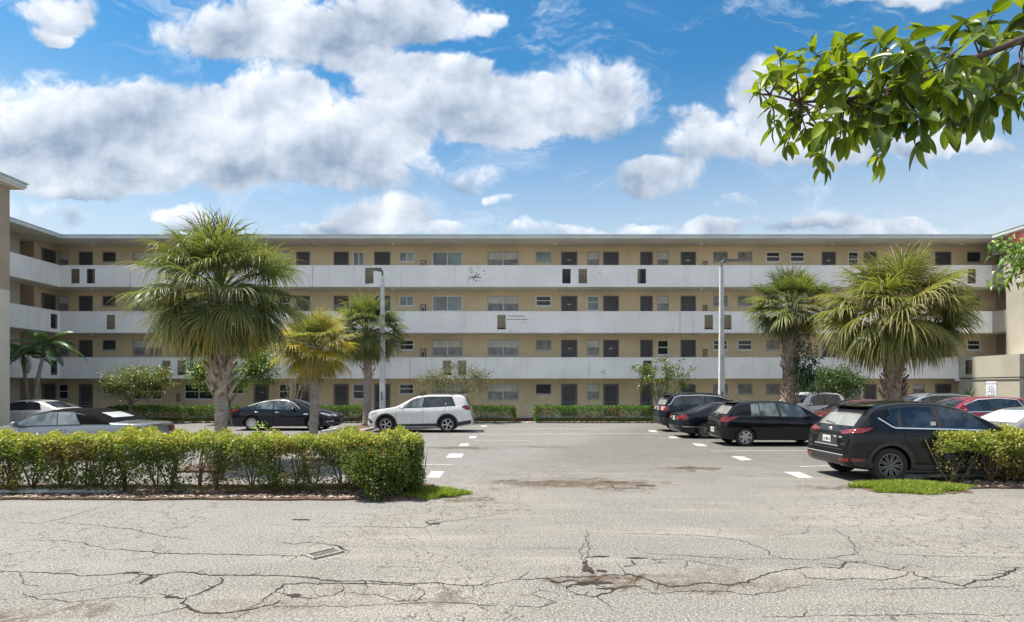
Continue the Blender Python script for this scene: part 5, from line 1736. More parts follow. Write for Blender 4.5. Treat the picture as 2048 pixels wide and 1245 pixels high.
# ---------------------------------------------------------------- clipped hedges
def hedge(name, label, x0, x1, y0, y1, zt, n, top_cols, low_cols, size=.042, rnd=.16, front_base=None, gaps=(), bulge=.10, stems=True, group=None, zlow=.11, end_low=None, cat='hedge', splay=1.0, ell=False):
    root = empty(name, ((x0 + x1) / 2, (y0 + y1) / 2, 0)); tag(root, label, cat, group)
    O = np.array(root.location)
    # sample a shell inside a lumpy box
    cx, cy = (x0 + x1) / 2, (y0 + y1) / 2
    hx, hy, hz = (x1 - x0) / 2, (y1 - y0) / 2, (zt - zlow) / 2
    m_ = int(n * 1.9)
    a_top = hx * hy * 4; a_f = hx * hz * 4; a_e = hy * hz * 4
    pr = np.array([a_top, a_f * 1.25, a_f * .5, a_e, a_e]); pr /= pr.sum()
    fc = nrg.choice(5, size=m_, p=pr)
    u = nrg.uniform(-1, 1, (m_, 2)); depth = np.abs(nrg.normal(size=m_)) * .16
    Q = np.zeros((m_, 3)); Nn = np.zeros((m_, 3))
    def put(k, ax, sgn):
        msk = fc == k
        oth = [i for i in range(3) if i != ax]
        Q[msk, oth[0]] = u[msk, 0]; Q[msk, oth[1]] = u[msk, 1]; Q[msk, ax] = sgn; Nn[msk, ax] = sgn
    put(0, 2, 1); put(1, 1, -1); put(2, 1, 1); put(3, 0, 1); put(4, 0, -1)
    if ell:
        Q /= np.linalg.norm(Q, axis=1, keepdims=True); Nn = Q.copy()
    H = np.array([hx, hy, hz])
    Pp = np.array([cx, cy, (zt + zlow) / 2]) + Q * H
    # rounded edges and lumps
    rr = np.array([rnd, rnd, rnd * .9])
    edge = np.clip((np.abs(Q) * H - (H - rr)) / rr, 0, 1)
    pull = np.prod(np.where(edge > 0, 1 - .28 * edge ** 2, 1), axis=1) 
    Pp -= Nn * (depth + np.clip(1 - pull - .28, 0, 1) * rnd * 2.2)[:, None]
    lump = np.sin(Pp[:, 0] * 3.1 + 1.3) * np.sin(Pp[:, 2] * 4.3 + Pp[:, 0] * 1.7) + .6 * np.sin(Pp[:, 0] * 7.7 + Pp[:, 2] * 6.1) + .5 * np.sin(Pp[:, 0] * 13.3 + Pp[:, 1] * 9)
    Pp += Nn * (lump * bulge * .5)[:, None]
    tz = np.clip((Pp[:, 2] - zlow) / (zt - zlow), 0, 1)
    # thinner low down, sparse windows where it is see-through
    keep = nrg.random(m_) < np.clip(.82 + tz * .9, 0, 1)
    hole = np.sin(Pp[:, 0] * 4.7 + 2) * np.sin(Pp[:, 2] * 7.3 + Pp[:, 0] * 2.1) > .45
    keep &= ~(hole & (tz < .55) & (Pp[:, 0] > -6.2) & (nrg.random(m_) < .5))
    for gx, gz, rx_, rz_, st_ in gaps:
        keep &= ~((((Pp[:, 0] - gx) / rx_) ** 2 + ((Pp[:, 2] - gz) / rz_) ** 2 < 1) & (nrg.random(m_) < st_))
    keep[np.cumsum(keep) > n] = False
    Pp, Nn, tz = Pp[keep], Nn[keep], tz[keep]
    k = len(Pp)
    D = Nn * .7 + nrg.normal(size=(k, 3)) * .75 + np.array([0, 0, .35])
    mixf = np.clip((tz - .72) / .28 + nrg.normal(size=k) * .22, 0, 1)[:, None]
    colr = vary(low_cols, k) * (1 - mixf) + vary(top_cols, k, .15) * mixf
    brown = (np.sin(Pp[:, 0] * 2.3 + 1.0) * np.sin(Pp[:, 2] * 3.7 + Pp[:, 0]) > .40) & (nrg.random(k) < .55) & (tz < .88)
    colr[brown] = vary([(.20, .11, .05), (.25, .17, .06), (.16, .13, .05)], int(brown.sum()))
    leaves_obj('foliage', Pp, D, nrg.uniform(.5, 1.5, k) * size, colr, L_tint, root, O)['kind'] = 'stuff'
    # sprigs stick out of the top
    if stems:
        ns = max(4, int((x1 - x0) / .42))
        for i in range(ns):
            x = x0 + (i + .5) * (x1 - x0) / ns + rng.uniform(-.12, .12); y = (y0 + y1) / 2 + rng.uniform(-.15, .15) * hy
            mb = MB()
            for j in range(4):
                p = [Vector((x, y, 0))]
                dx_, dy_ = rng.uniform(-.30, .30) * splay, rng.uniform(-.25, .25)
                for q in (.3, .6, 1.0): p.append(Vector((x + dx_ * q + rng.uniform(-.04, .04), y + dy_ * q, zt * .85 * q)))
                mb.tube([v - Vector(O) for v in p], [.019, .015, .010, .005], 5)
            mb.build('stem', bark_b, root, smooth=True)
    return root


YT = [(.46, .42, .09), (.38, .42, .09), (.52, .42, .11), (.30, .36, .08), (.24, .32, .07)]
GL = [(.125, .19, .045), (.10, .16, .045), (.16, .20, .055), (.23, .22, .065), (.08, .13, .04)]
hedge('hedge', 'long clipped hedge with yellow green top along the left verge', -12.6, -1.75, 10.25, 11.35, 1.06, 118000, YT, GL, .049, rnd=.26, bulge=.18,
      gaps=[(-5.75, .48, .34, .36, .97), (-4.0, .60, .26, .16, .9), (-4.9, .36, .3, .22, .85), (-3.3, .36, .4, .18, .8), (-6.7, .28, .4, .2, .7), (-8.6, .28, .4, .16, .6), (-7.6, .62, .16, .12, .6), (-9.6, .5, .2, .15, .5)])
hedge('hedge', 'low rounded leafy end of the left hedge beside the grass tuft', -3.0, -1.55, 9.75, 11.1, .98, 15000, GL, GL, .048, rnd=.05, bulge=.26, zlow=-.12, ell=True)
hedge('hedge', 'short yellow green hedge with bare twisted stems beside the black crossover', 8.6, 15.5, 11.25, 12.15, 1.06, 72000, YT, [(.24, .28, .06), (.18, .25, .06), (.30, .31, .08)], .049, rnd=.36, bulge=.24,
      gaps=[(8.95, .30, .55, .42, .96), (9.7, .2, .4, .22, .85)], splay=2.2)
BG = [(.085, .165, .035), (.07, .14, .03), (.115, .20, .045)]
BT = [(.10, .19, .035), (.085, .16, .03)]
for lab, a, b in (('low dark hedge under the left window pair by the building', 232, 372), ('low dark hedge just behind the big left palm trunk', 388, 478), ('low dark hedge between dark saloon nose and white wagon nose', 640, 738),
                  ('short low hedge at the tail of the white wagon', 925, 1031), ('long low hedge under the doors right of the building centre', 1068, 1306)):
    d = 32.6
    hedge('hedge', lab, (a - 1024) / F * d, (b - 1024) / F * d, 31.7, 32.9, .92, int(46 * (b - a)) + 2200, BT, BG, .075, stems=False, bulge=.07, group='low hedges along the building', zlow=.05)

# pale stones strewn along the building bed
def chips(name, label, rects, n, size, cols, kind='stuff', cat='gravel', z=.012):
    V, Fc, C = [], [], []
    tot = sum(abs(r_[1] - r_[0]) * abs(r_[3] - r_[2]) for r_ in rects)
    pts = []
    for r_ in rects:
        k = int(n * abs(r_[1] - r_[0]) * abs(r_[3] - r_[2]) / tot)
        pts.append(np.stack([nrg.uniform(r_[0], r_[1], k), nrg.uniform(r_[2], r_[3], k), np.full(k, z)], 1))
    pts = np.concatenate(pts); k = len(pts)
    s = size * nrg.uniform(.4, 1.3, (k, 1)); a = nrg.uniform(0, 6.28, k)
    ca, sa = np.cos(a)[:, None], np.sin(a)[:, None]
    ex_ = np.concatenate([ca, sa, nrg.uniform(-.3, .3, (k, 1))], 1) * s; ey_ = np.concatenate([-sa, ca, nrg.uniform(-.3, .3, (k, 1))], 1) * s * nrg.uniform(.35, .8, (k, 1))
    up = np.array([0, 0, 1.0]) * s * .5
    V = np.stack([pts - ex_ - ey_, pts + ex_ - ey_, pts + ex_ + ey_, pts - ex_ + ey_, pts + up], 1).reshape(-1, 3)
    o = (np.arange(k) * 5)[:, None]
    Fc = np.concatenate([o + np.array([[0, 1, 4]]), o + np.array([[1, 2, 4]]), o + np.array([[2, 3, 4]]), o + np.array([[3, 0, 4]])], 0)
    C = np.repeat(vary(cols, k, .2), 5, axis=0)
    ob = link(bpy.data.objects.new(name, fast_mesh(name, V, Fc, chip_m, colors=C)))
    return tag(ob, label, cat, kind=kind)


def bed(name, pts, z=.03, m=None):
    mb = MB(); n = len(pts)
    mb.add([(p[0], p[1], 0) for p in pts] + [(p[0], p[1], z) for p in pts], [tuple(range(n, 2 * n))] + [(i, (i + 1) % n, n + (i + 1) % n, n + i) for i in range(n)])
    o = mb.build(name, m or mulch_m); return tag(o, kind='structure')


def ragged(x0, x1, y0, y1, n=40, j=.06):
    lo = [(x0 + (x1 - x0) * i / n, y0 + rng.uniform(-j, j)) for i in range(n + 1)]
    hi = [(x1 - (x1 - x0) * i / n, y1 + rng.uniform(-j, j)) for i in range(n + 1)]
    return lo + hi


bed('planting_bed', ragged(-13, -1.55, 9.95, 11.5), .035)
bed('planting_bed', ragged(8.9, 16, 11.1, 12.3), .035)
bed('planting_bed', ragged(-23.5, 9.5, 31.9, 33.9), .03)
chips('mulch', 'brown wood mulch and pale chips under the left hedge', [(-13, -1.9, 10.0, 10.75)], 4200, .030, [(.17, .10, .07), (.12, .075, .055), (.24, .17, .12), (.42, .38, .33)], cat='mulch', z=.045)
chips('mulch', 'reddish wood mulch under the right hedge', [(9.0, 16, 11.15, 11.9)], 2600, .030, [(.20, .10, .07), (.14, .08, .055), (.28, .18, .13), (.45, .40, .35)], cat='mulch', z=.045)
chips('gravel', 'pale gravel strip along the building hedges', [(-23, 9.2, 31.85, 32.3)], 3600, .05, [(.50, .47, .42), (.38, .35, .30), (.62, .59, .54)], z=.03)


# ---------------------------------------------------------------- grass tufts
def grass(label, cx, cy, rx, ry, n, h=.10):
    a = nrg.uniform(0, 6.283, n); r_ = np.sqrt(nrg.random(n)) * (1 + .18 * np.sin(a * 3 + 1) + .12 * np.sin(a * 7))
    X = cx + rx * r_ * np.cos(a); Y = cy + ry * r_ * np.sin(a)
    hh = h * nrg.uniform(.5, 1.3, n) * (1.1 - .55 * np.clip(r_, 0, 1.2))
    base = np.stack([X, Y, np.full(n, .01)], 1)
    d = nrg.normal(size=(n, 3)) * .42; d[:, 2] = 1
    an = nrg.uniform(0, 6.283, n); sd_ = np.stack([np.cos(an), np.sin(an), np.zeros(n)], 1) * .007
    mid = base + d * hh[:, None] * .55; tip = base + d * hh[:, None] * np.array([1.5, 1.5, .95])
    V = np.stack([base - sd_, base + sd_, mid + sd_ * .8, mid - sd_ * .8, tip], 1).reshape(-1, 3)
    o = (np.arange(n) * 5)[:, None]
    Fc = np.concatenate([o + np.array([[0, 1, 2]]), o + np.array([[0, 2, 3]]), o + np.array([[3, 2, 4]])], 0)
    C = np.repeat(vary([(.20, .30, .03), (.26, .34, .04), (.15, .24, .03), (.34, .34, .08)], n, .2), 5, axis=0)
    ob = link(bpy.data.objects.new('grass', fast_mesh('grass', V, Fc, L_tint, colors=C)))
    tag(ob, label, 'grass', kind='stuff')
    so = ragged(cx - rx * .9, cx + rx * .9, cy - ry * .8, cy + ry * .8, 14, ry * .25)
    bed('planting_bed', so, .012)


g1 = G(872, 990); grass('small bright grass tuft beside the left hedge end', g1.x - .08, g1.y, .58, .44, 5200, .13)
g2 = G(1815, 978); grass('bright green grass patch in front of the right hedge', g2.x + .05, g2.y, 1.06, .55, 9500, .14)

# ---------------------------------------------------------------- kerbs, timber, wheel stops
stop_m = pm('worn_white_concrete', (.60, .59, .56), .85, var=.2, scale=5, bump=.3, bscale=30)
kerb_m = pm('weathered_kerb_paint', (.46, .48, .475), .85, var=.35, scale=4, bump=.5, bscale=22)
wood_m = pm('rotten_timber', (.16, .10, .065), .95, var=.5, scale=5, bump=.9, bscale=14, stretch=(1, 6, 6))
ink_m = pm('black_stencil_paint', (.03, .03, .035), .8, var=.2)


def beam(name, label, a, b, w, h, m, cat, bev=.03, rag=0.0, lift=0.0):
    a, b = Vector((a[0], a[1], 0)), Vector((b[0], b[1], 0)); L_ = (b - a).length
    o = empty(name, (a + b) / 2, math.atan2((b - a).y, (b - a).x)); tag(o, label, cat)
    n = 24; mb = MB(); vs = []
    for i in range(n + 1):
        x = -L_ / 2 + L_ * i / n
        for y, z in ((-w / 2, 0), (-w / 2 + bev * .4, h - bev), (-w / 2 + bev * 1.4, h), (w / 2 - bev * 1.4, h), (w / 2 - bev * .4, h - bev), (w / 2, 0)):
            vs.append((x, y + rng.uniform(-rag, rag), max(0, z + (rng.uniform(-rag, rag) if z > 0 else 0)) + lift))
    fs = [(i * 6 + k, (i + 1) * 6 + k, (i + 1) * 6 + (k + 1) % 6, i * 6 + (k + 1) % 6) for i in range(n) for k in range(6)]
    fs += [tuple(range(6)), tuple(n * 6 + k for k in range(5, -1, -1))]
    fs = [f[::-1] for f in fs]
    mb.add(vs, fs); mb.build('block', m, o, angle=40)
    return o


a, b = G(-60, 990), G(236, 989)
beam('kerb_stone', 'weathered pale kerb stone at the foot of the left hedge', a, b, .20, .10, kerb_m, 'kerb', .02, .006)
a, b = G(452, 990), G(735, 984)
beam('timber_edging', 'rotten brown timber edging under the left hedge', (a.x, a.y + .05), (b.x, b.y + .05), .20, .16, wood_m, 'timber', .02, .018)
a, b = G(300, 992), G(420, 992)
beam('timber_edging', 'broken flat dark plank beside the kerb stone', (a.x, a.y), (b.x, b.y + .1), .12, .04, wood_m, 'timber', .01, .008)
a, b = G(1806, 957), G(1990, 955)
beam('kerb_stone', 'thin grey kerb strip between grass and right hedge', (a.x, a.y), (b.x, b.y), .12, .09, kerb_m, 'kerb', .02, .004)


def wheel_stop(label, x0, y0, x1, y1, txt=None):
    a, b = Vector((x0, y0, 0)), Vector((x1, y1, 0))
    o = beam('wheel_stop', label, a, b, .17, .13, stop_m, 'wheel stop', .035, .004)
    if txt: text_part(txt, .15, ink_m, o, (0, -.062, .105), (R(35), 0, 0), 'lettering', ext=.001)
    return o


wheel_stop('white concrete wheel stop under the dark saloon nose', -8.1, 24.5, -7.95, 26.6)
wheel_stop('white concrete wheel stop with black patch under the white wagon nose', -6.6, 24.6, -6.45, 26.7)
q1, q2 = G(432, 928), G(505, 918)
wheel_stop('white wheel stop with black stencilled lettering glimpsed through the hedge gap', q1.x, q1.y, q2.x - .1, q2.y + .35, 'GUEST')
q1, q2 = G(538, 912), G(572, 905)
wheel_stop('second white wheel stop glimpsed through the left hedge', q1.x, q1.y, q2.x + .35, q2.y + .7)
bed('planting_bed', ragged(-7.85, -6.7, 13.2, 31.0, 50, .05), .05)
bed('planting_bed', ragged(12.3, 13.7, 15.5, 31.0, 50, .05), .05)


# ---------------------------------------------------------------- lamp posts
pole_m = pm('pale_concrete_pole', (.56, .565, .56), .85, var=.15, scale=3, bump=.2, bscale=40)
fix_m = pm('dark_lamp_housing', (.13, .12, .12), .5, .2, var=.15)
led_m = pm('lamp_lens_grey', (.45, .45, .44), .3, var=0)


def lamp_post(label, x, y, z, side):
    o = empty('lamp_post', (x, y, 0)); tag(o, label, 'lamp post', 'parking lot lamp posts')
    mb = MB(); a, b = .138, .078
    mb.add([(-a, -a, 0), (a, -a, 0), (a, a, 0), (-a, a, 0), (-b, -b, z), (b, -b, z), (b, b, z), (-b, b, z)], [(0, 1, 5, 4), (1, 2, 6, 5), (2, 3, 7, 6), (3, 0, 4, 7), (4, 5, 6, 7)])
    mb.build('pole', pole_m, o)
    MB().box(-.03, .03, -a - .004, -a + .03, 1.35, 1.75).build('hand_hole', fix_m, o)
    MB().tube([(0, 0, z - .02), (0, 0, z + .22), (side * .10, 0, z + .34)], .05, 8).build('bracket', fix_m, o)
    hd = MB(); s = side
    hd.add([(s * .06, -.16, z + .24), (s * .78, -.13, z + .30), (s * .78, .13, z + .30), (s * .06, .16, z + .24), (s * .06, -.16, z + .38), (s * .80, -.12, z + .38), (s * .80, .12, z + .38), (s * .06, .16, z + .38)],
           [(0, 3, 2, 1), (4, 5, 6, 7), (0, 1, 5, 4), (1, 2, 6, 5), (2, 3, 7, 6), (3, 0, 4, 7)])
    hd.build('lamp_head', fix_m, o)
    MB().add([(s * .2, -.11, z + .247), (s * .70, -.10, z + .287), (s * .70, .10, z + .287), (s * .2, .11, z + .247)], [(0, 1, 2, 3)]).build('lens', led_m, o)


lamp_post('pale square lamp post rising behind the white wagon bonnet', (765 - 1024) / F * 28.3, 28.3, 7.45, -1)
lamp_post('pale square lamp post rising behind the black wagon on the right', (1443 - 1024) / F * 28.6, 28.6, 7.95, 1)


# ---------------------------------------------------------------- fan palms
def frond_mesh(name, base, d0, pet, blade, nseg, wmax, droop, m, fan=2.35, split=.45, curl=.0):
    """fan leaf: stalk from base along d0, then segments spread from its end; gravity bends the tips"""
    d0 = d0.normalized()
    hz = Vector((d0.x, d0.y, 0)); hz = hz.normalized() if hz.length > 1e-3 else Vector((1, 0, 0))
    side = Vector((-hz.y, hz.x, 0))
    nor = side.cross(d0); nor.normalize()
    if nor.z < 0 and d0.z > -.2: nor = -nor
    V, Fc, T = [], [], []
    # stalk
    pts = []
    sag = .16 * pet * (1 - abs(d0.z) * .6)
    for i in range(6):
        t = i / 5; pts.append(base + d0 * pet * t + Vector((0, 0, -sag * t * t)))
    h = pts[-1]
    dd = (pts[-1] - pts[-2]).normalized()
    for i, p in enumerate(pts):
        w = .028 * (1 - .4 * i / 5); V += [p + side * w, p - side * w, p - nor * w * .8]; T += [.25] * 3
    for i in range(5):
        for k in range(3): Fc.append((i * 3 + k, i * 3 + (k + 1) % 3, (i + 1) * 3 + (k + 1) % 3, (i + 1) * 3 + k))
    tw = rng.uniform(-.5, .5)
    s2 = (side * math.cos(tw) + nor * math.sin(tw)); n2 = s2.cross(dd); n2.normalize()
    if n2.dot(nor) < 0: n2 = -n2
    for s in range(nseg):
        a = fan * (2 * (s + .5) / nseg - 1) + rng.uniform(-.03, .03)
        ln = blade * (.62 + .38 * math.cos(a * .62)) * rng.uniform(.74, 1.12)
        sd = dd * math.cos(a) + s2 * math.sin(a)
        sd = (sd + n2 * .22 * (abs(a) / fan) + n2 * .10).normalized()
        lat = n2.cross(sd).normalized()
        k = 7; o = len(V); p = h.copy(); cur = sd.copy()
        dr = droop * rng.uniform(.45, 1.75)
        for j in range(k):
            t = j / (k - 1)
            w = .84 * wmax * (.25 + .75 * math.sin(math.pi * min(1, .12 + t * .75))) * (1 - max(0, (t - .55) / .45) ** 1.4) + .0012
            fold = n2 * (w * .55)
            V += [p + lat * w + fold, p - fold * .3, p - lat * w + fold]; T += [t, t, t]
            cur = (cur + Vector((rng.uniform(-.05, .05), rng.uniform(-.05, .05), -dr * (t ** 1.5) * .62))).normalized()
            p = p + cur * ln / (k - 1)
        for j in range(k - 1):
            q = o + j * 3
            Fc += [(q, q + 3, q + 4, q + 1), (q + 1, q + 4, q + 5, q + 2)]
    return fast_mesh(name, [tuple(v) for v in V], Fc, m, attr=T)


F_green = leaf_mat('fan_palm_green', (.185, .225, .085), .38, .42, .28, (.26, .20, .08), .4)
F_fresh = leaf_mat('fan_palm_fresh', (.22, .255, .085), .36, .40, .25, (.32, .28, .12), .45)
F_dark = leaf_mat('fan_palm_dark', (.135, .18, .085), .36, .42, .25, (.14, .16, .07), .4)
F_yell = leaf_mat('fan_palm_yellow', (.48, .42, .075), .36, .40, .25, (.46, .36, .10), .4)
F_olive = leaf_mat('fan_palm_olive', (.25, .255, .095), .36, .42, .25, (.38, .31, .14), .4)
F_dry = leaf_mat('fan_palm_dry', (.30, .205, .11), .20, .7, .3, (.36, .26, .15), .2)

boot_me = MB()
boot_me.add([(-.044, 0, 0), (.044, 0, 0), (-.036, .03, .18), (.036, .03, .18), (-.024, .085, .36), (.024, .085, .36), (-.044, .04, -.02), (.044, .04, -.02), (-.036, .062, .17), (.036, .062, .17), (-.022, .112, .35), (.022, .112, .35)],
            [(0, 1, 3, 2), (2, 3, 5, 4), (6, 8, 9, 7), (8, 10, 11, 9), (0, 2, 8, 6), (2, 4, 10, 8), (1, 7, 9, 3), (3, 9, 11, 5), (4, 5, 11, 10)])
boot_meshes = {}


def boot_mesh(m):
    if m.name not in boot_meshes: boot_meshes[m.name] = boot_me.mesh('leaf_base', m)
    return boot_meshes[m.name]


def fan_palm(label, x, y, ztrunk, r0, r1, nf, pet, blade, mats, weights, droop, boots=None, lean=(0, 0), el=(88, -58), nseg=38, wmax=.022, dry=0, boot_m_=None, trunk_m=None, bscale=1.0, seed=1, squash=1.0, dryel=(-45, -75)):
    global rng
    keep_rng = rng; rng = random.Random(seed)
    root = empty('fan_palm', (x, y, 0)); tag(root, label, 'palm tree', 'fan palms in the parking islands')
    n = 26; pts, rad = [], []
    for i in range(n + 1):
        t = i / n
        pts.append((lean[0] * t * t + .02 * math.sin(t * 9 + seed), lean[1] * t * t, ztrunk * t))
        r_ = r0 * (1 + .25 * max(0, 1 - t * 9)) * (1 - t) + r1 * t
        rad.append(r_ * (1 + rng.uniform(-.035, .035)))
    MB().tube(pts, rad, 18).build('trunk', trunk_m or bark_p, root, smooth=True)
    if boots:
        za, zb, nb = boots
        for i in range(nb):
            t = i / max(1, nb - 1); z = za + (zb - za) * t; ang = i * 2.39996 + rng.uniform(-.15, .15)
            tt = z / ztrunk; r_ = r0 * (1 - tt) + r1 * tt
            px_, py_ = lean[0] * tt * tt, lean[1] * tt * tt
            tilt = (1 if i % 2 else -1) * rng.uniform(.42, .72)
            o = inst('leaf_base', boot_mesh(boot_m_ or boot_m), root, (px_ + math.cos(ang) * r_ * 1.04, py_ + math.sin(ang) * r_ * 1.04, z), (0, 0, 0), (bscale * rng.uniform(.8, 1.15),) * 3)
            o.rotation_euler = (Matrix.Rotation(ang - math.pi / 2, 3, 'Z') @ Matrix.Rotation(tilt, 3, 'Y') @ Matrix.Rotation(rng.uniform(-.18, .08), 3, 'X')).to_euler()
    c = Vector((lean[0], lean[1], ztrunk))
    for i in range(nf):
        t = (i + .5) / nf
        e = R(el[0] + (el[1] - el[0]) * t ** .85 + rng.uniform(-7, 7)); az = i * 2.39996 + rng.uniform(-.25, .25)
        d = Vector((math.cos(e) * math.cos(az), math.cos(e) * math.sin(az), math.sin(e) * squash))
        mm = rng.choices(mats, [w[0] * (1 - t) + w[1] * t for w in weights])[0]
        b = c + Vector((d.x * r1 * .8, d.y * r1 * .8, -.25 * t + .05))
        me = frond_mesh('frond', b, d, pet * rng.uniform(.82, 1.12) * (.72 + .4 * math.sin(math.pi * min(1, t * .9 + .12))), blade * rng.uniform(.88, 1.1), nseg, wmax, droop * (.6 + .8 * t), mm)
        inst('frond', me, root)
    for i in range(dry):
        e = R(rng.uniform(*dryel)); az = rng.uniform(0, 6.283)
        d = Vector((math.cos(e) * math.cos(az), math.cos(e) * math.sin(az), math.sin(e)))
        me = frond_mesh('frond', c + Vector((d.x * r1, d.y * r1, -.35)), d, pet * .7, blade * .8, int(nseg * .6), wmax * .6, droop * 1.6, F_dry, fan=1.5)
        inst('frond', me, root)
    rng = keep_rng
    return root


XI = -7.3
fan_palm('big dark green fan palm with criss-cross leaf bases on a thick trunk at left', XI, 14.4, 4.45, .138, .175, 84, 1.08, 1.12, [F_green, F_dark, F_olive, F_yell], [(3, 3), (3, 2), (.3, 1.2), (0, .5)], 1.45,
         boots=(1.72, 4.25, 96), boot_m_=boot_m, seed=11, nseg=54, wmax=.0165, el=(86, -60), bscale=1.2)
fan_palm('yellowing fan palm with dry hanging fronds in front of the dark saloon', XI, 21.2, 3.5, .155, .17, 58, .78, .90, [F_fresh, F_olive, F_yell], [(3, .3), (1.5, 1), (.6, 3)], .95,
         boots=(2.3, 3.4, 34), seed=23, nseg=48, el=(86, -46), wmax=.016, dry=7, trunk_m=bark_p2, bscale=.95)
fan_palm('bluish green fan palm with slim pale trunk beside the lamp post', XI, 29.0, 4.9, .20, .15, 74, 1.05, 1.10, [F_dark, F_green], [(3, 2), (1, 2)], 1.15,
         boots=(2.45, 3.4, 20), seed=35, nseg=46, el=(86, -62), wmax=.021, trunk_m=bark_p2)
fan_palm('round green fan palm with slim knobbly trunk right of the lamp post', 13.0, 26.9, 5.9, .22, .28, 60, .98, 1.10, [F_dark, F_green, F_fresh], [(3, 2), (2, 2), (.3, 1)], .7,
         boots=(.9, 5.6, 120), seed=47, nseg=44, el=(80, -60), wmax=.025, boot_m_=boot_d, bscale=1.05)
fan_palm('broad shaggy fan palm with silvery drooping fronds behind the black crossover', 13.0, 19.6, 4.6, .22, .27, 86, 1.25, 1.40, [F_fresh, F_green, F_olive, F_yell], [(3, 1.5), (2, 2), (1.2, 2), (.0, .12)], 1.6,
         boots=(1.4, 4.2, 90), seed=59, nseg=52, el=(84, -58), wmax=.022, boot_m_=boot_d, dry=6, squash=.85, dryel=(0, 40), bscale=1.1)


# ---------------------------------------------------------------- small broadleaf trees by the building
def tree(name, label, base, c, rad, nleaf, size, cols_, tr=.07, fork=.5, ntip=46, spread=.22, bark=None, cat='tree', twigs=3, seed=3, leafm=None, aspect=.5, droop=.1, shell=.45, lean=0.0, nlimb=5):
    r_ = random.Random(seed)
    root = empty(name, base); tag(root, label, cat)
    B0 = Vector(base); C = Vector(c) - B0
    fk = Vector((lean, 0, fork))
    mb = MB()
    mb.tube([(0, 0, 0), (lean * .3 + .03, .02, fork * .45), tuple(fk)], [tr * 1.25, tr, tr * .85], 9)
    limbs = []
    for i in range(nlimb):
        a = 2 * math.pi * (i + r_.uniform(-.3, .3)) / nlimb
        e = C + Vector((math.cos(a) * rad[0] * .45, math.sin(a) * rad[1] * .45, r_.uniform(-.35, .25) * rad[2]))
        m1 = fk.lerp(e, .5) + Vector((r_.uniform(-.1, .1), r_.uniform(-.1, .1), -.12 * rad[2]))
        mb.tube([tuple(fk), tuple(m1), tuple(e)], [tr * .62, tr * .45, tr * .3], 6); limbs.append((m1, e))
    tips = []
    for i in range(ntip):
        while True:
            q = Vector((r_.uniform(-1, 1), r_.uniform(-1, 1), r_.uniform(-1, 1)))
            if shell < q.length < 1: break
        tpt = C + Vector((q.x * rad[0], q.y * rad[1], q.z * rad[2]))
        src = min((p for l in limbs for p in l), key=lambda p: (p - tpt).length)
        md = src.lerp(tpt, .5) + Vector((r_.uniform(-.08, .08), r_.uniform(-.08, .08), r_.uniform(-.04, .1)))
        mb.tube([tuple(src), tuple(md), tuple(tpt)], [tr * .24, tr * .15, tr * .07], 4, cap=False)
        tips += [(tpt, (tpt - md).normalized()), (md, (tpt - src).normalized())]
    mb.build('trunk', bark or bark_g, root, smooth=True)
    k = nleaf; ti = [tips[nrg.integers(0, len(tips))] for _ in range(k)]
    Pp = np.array([t_[0] for t_ in ti]) + nrg.normal(size=(k, 3)) * spread * np.array([1, 1, .75])
    D = np.array([t_[1] for t_ in ti]) * .6 + nrg.normal(size=(k, 3)) * .7
    leaves_obj('crown', Pp, D, nrg.uniform(.7, 1.3, k) * size, vary(cols_, k, .25), leafm or L_gloss, root, aspect=aspect, droop=droop)['kind'] = 'stuff'
    return root


tree('small_tree', 'small spreading olive green tree at left in front of the ground floor windows', (-21.0, 31.6, 0), (-20.5, 31.6, 2.25), (2.15, 1.1, .85), 9000, .10,
     [(.15, .19, .06), (.19, .22, .07), (.12, .15, .05), (.24, .25, .08)], .07, 1.0, 60, .20, seed=5)
tree('small_tree', 'dense glossy dark green tree half hidden behind the big left palm', (-14.9, 30.3, 0), (-14.8, 30.3, 2.95), (2.35, 1.3, 1.35), 11000, .13,
     [(.08, .15, .035), (.11, .19, .045), (.06, .12, .03), (.26, .34, .07)], .08, 1.1, 70, .22, seed=6)
tree('bare_shrub', 'grey almost leafless shrub between the two left palms', (-11.9, 31.5, 0), (-11.9, 31.5, 2.2), (1.1, .8, 1.35), 420, .07, [(.16, .15, .09), (.2, .19, .12)], .05, .6, 80, .1, seed=7, cat='shrub')
tree('small_tree', 'thin greyish shrub tree above the white wagon roof', (-3.3, 31.3, 0), (-3.1, 31.3, 2.35), (2.35, 1.0, .95), 5200, .085, [(.19, .20, .12), (.15, .165, .09), (.25, .25, .16), (.08, .105, .04)], .05, .8, 85, .17, seed=8)
tree('small_tree', 'open branching small tree with leaf tufts beside the black wagon', (8.15, 31.6, 0), (8.25, 31.6, 2.65), (1.85, 1.0, 1.0), 2600, .13, [(.09, .145, .045), (.13, .18, .055), (.19, .23, .07)], .06, .75, 40, .12, seed=9, shell=.62)
tree('small_tree', 'dark leafy tree between the two right palm trunks', (17.6, 31.0, 0), (17.3, 31.0, 2.2), (2.3, 1.1, .85), 8000, .12, [(.07, .12, .035), (.09, .145, .045), (.05, .09, .03)], .08, .9, 60, .2, seed=10)


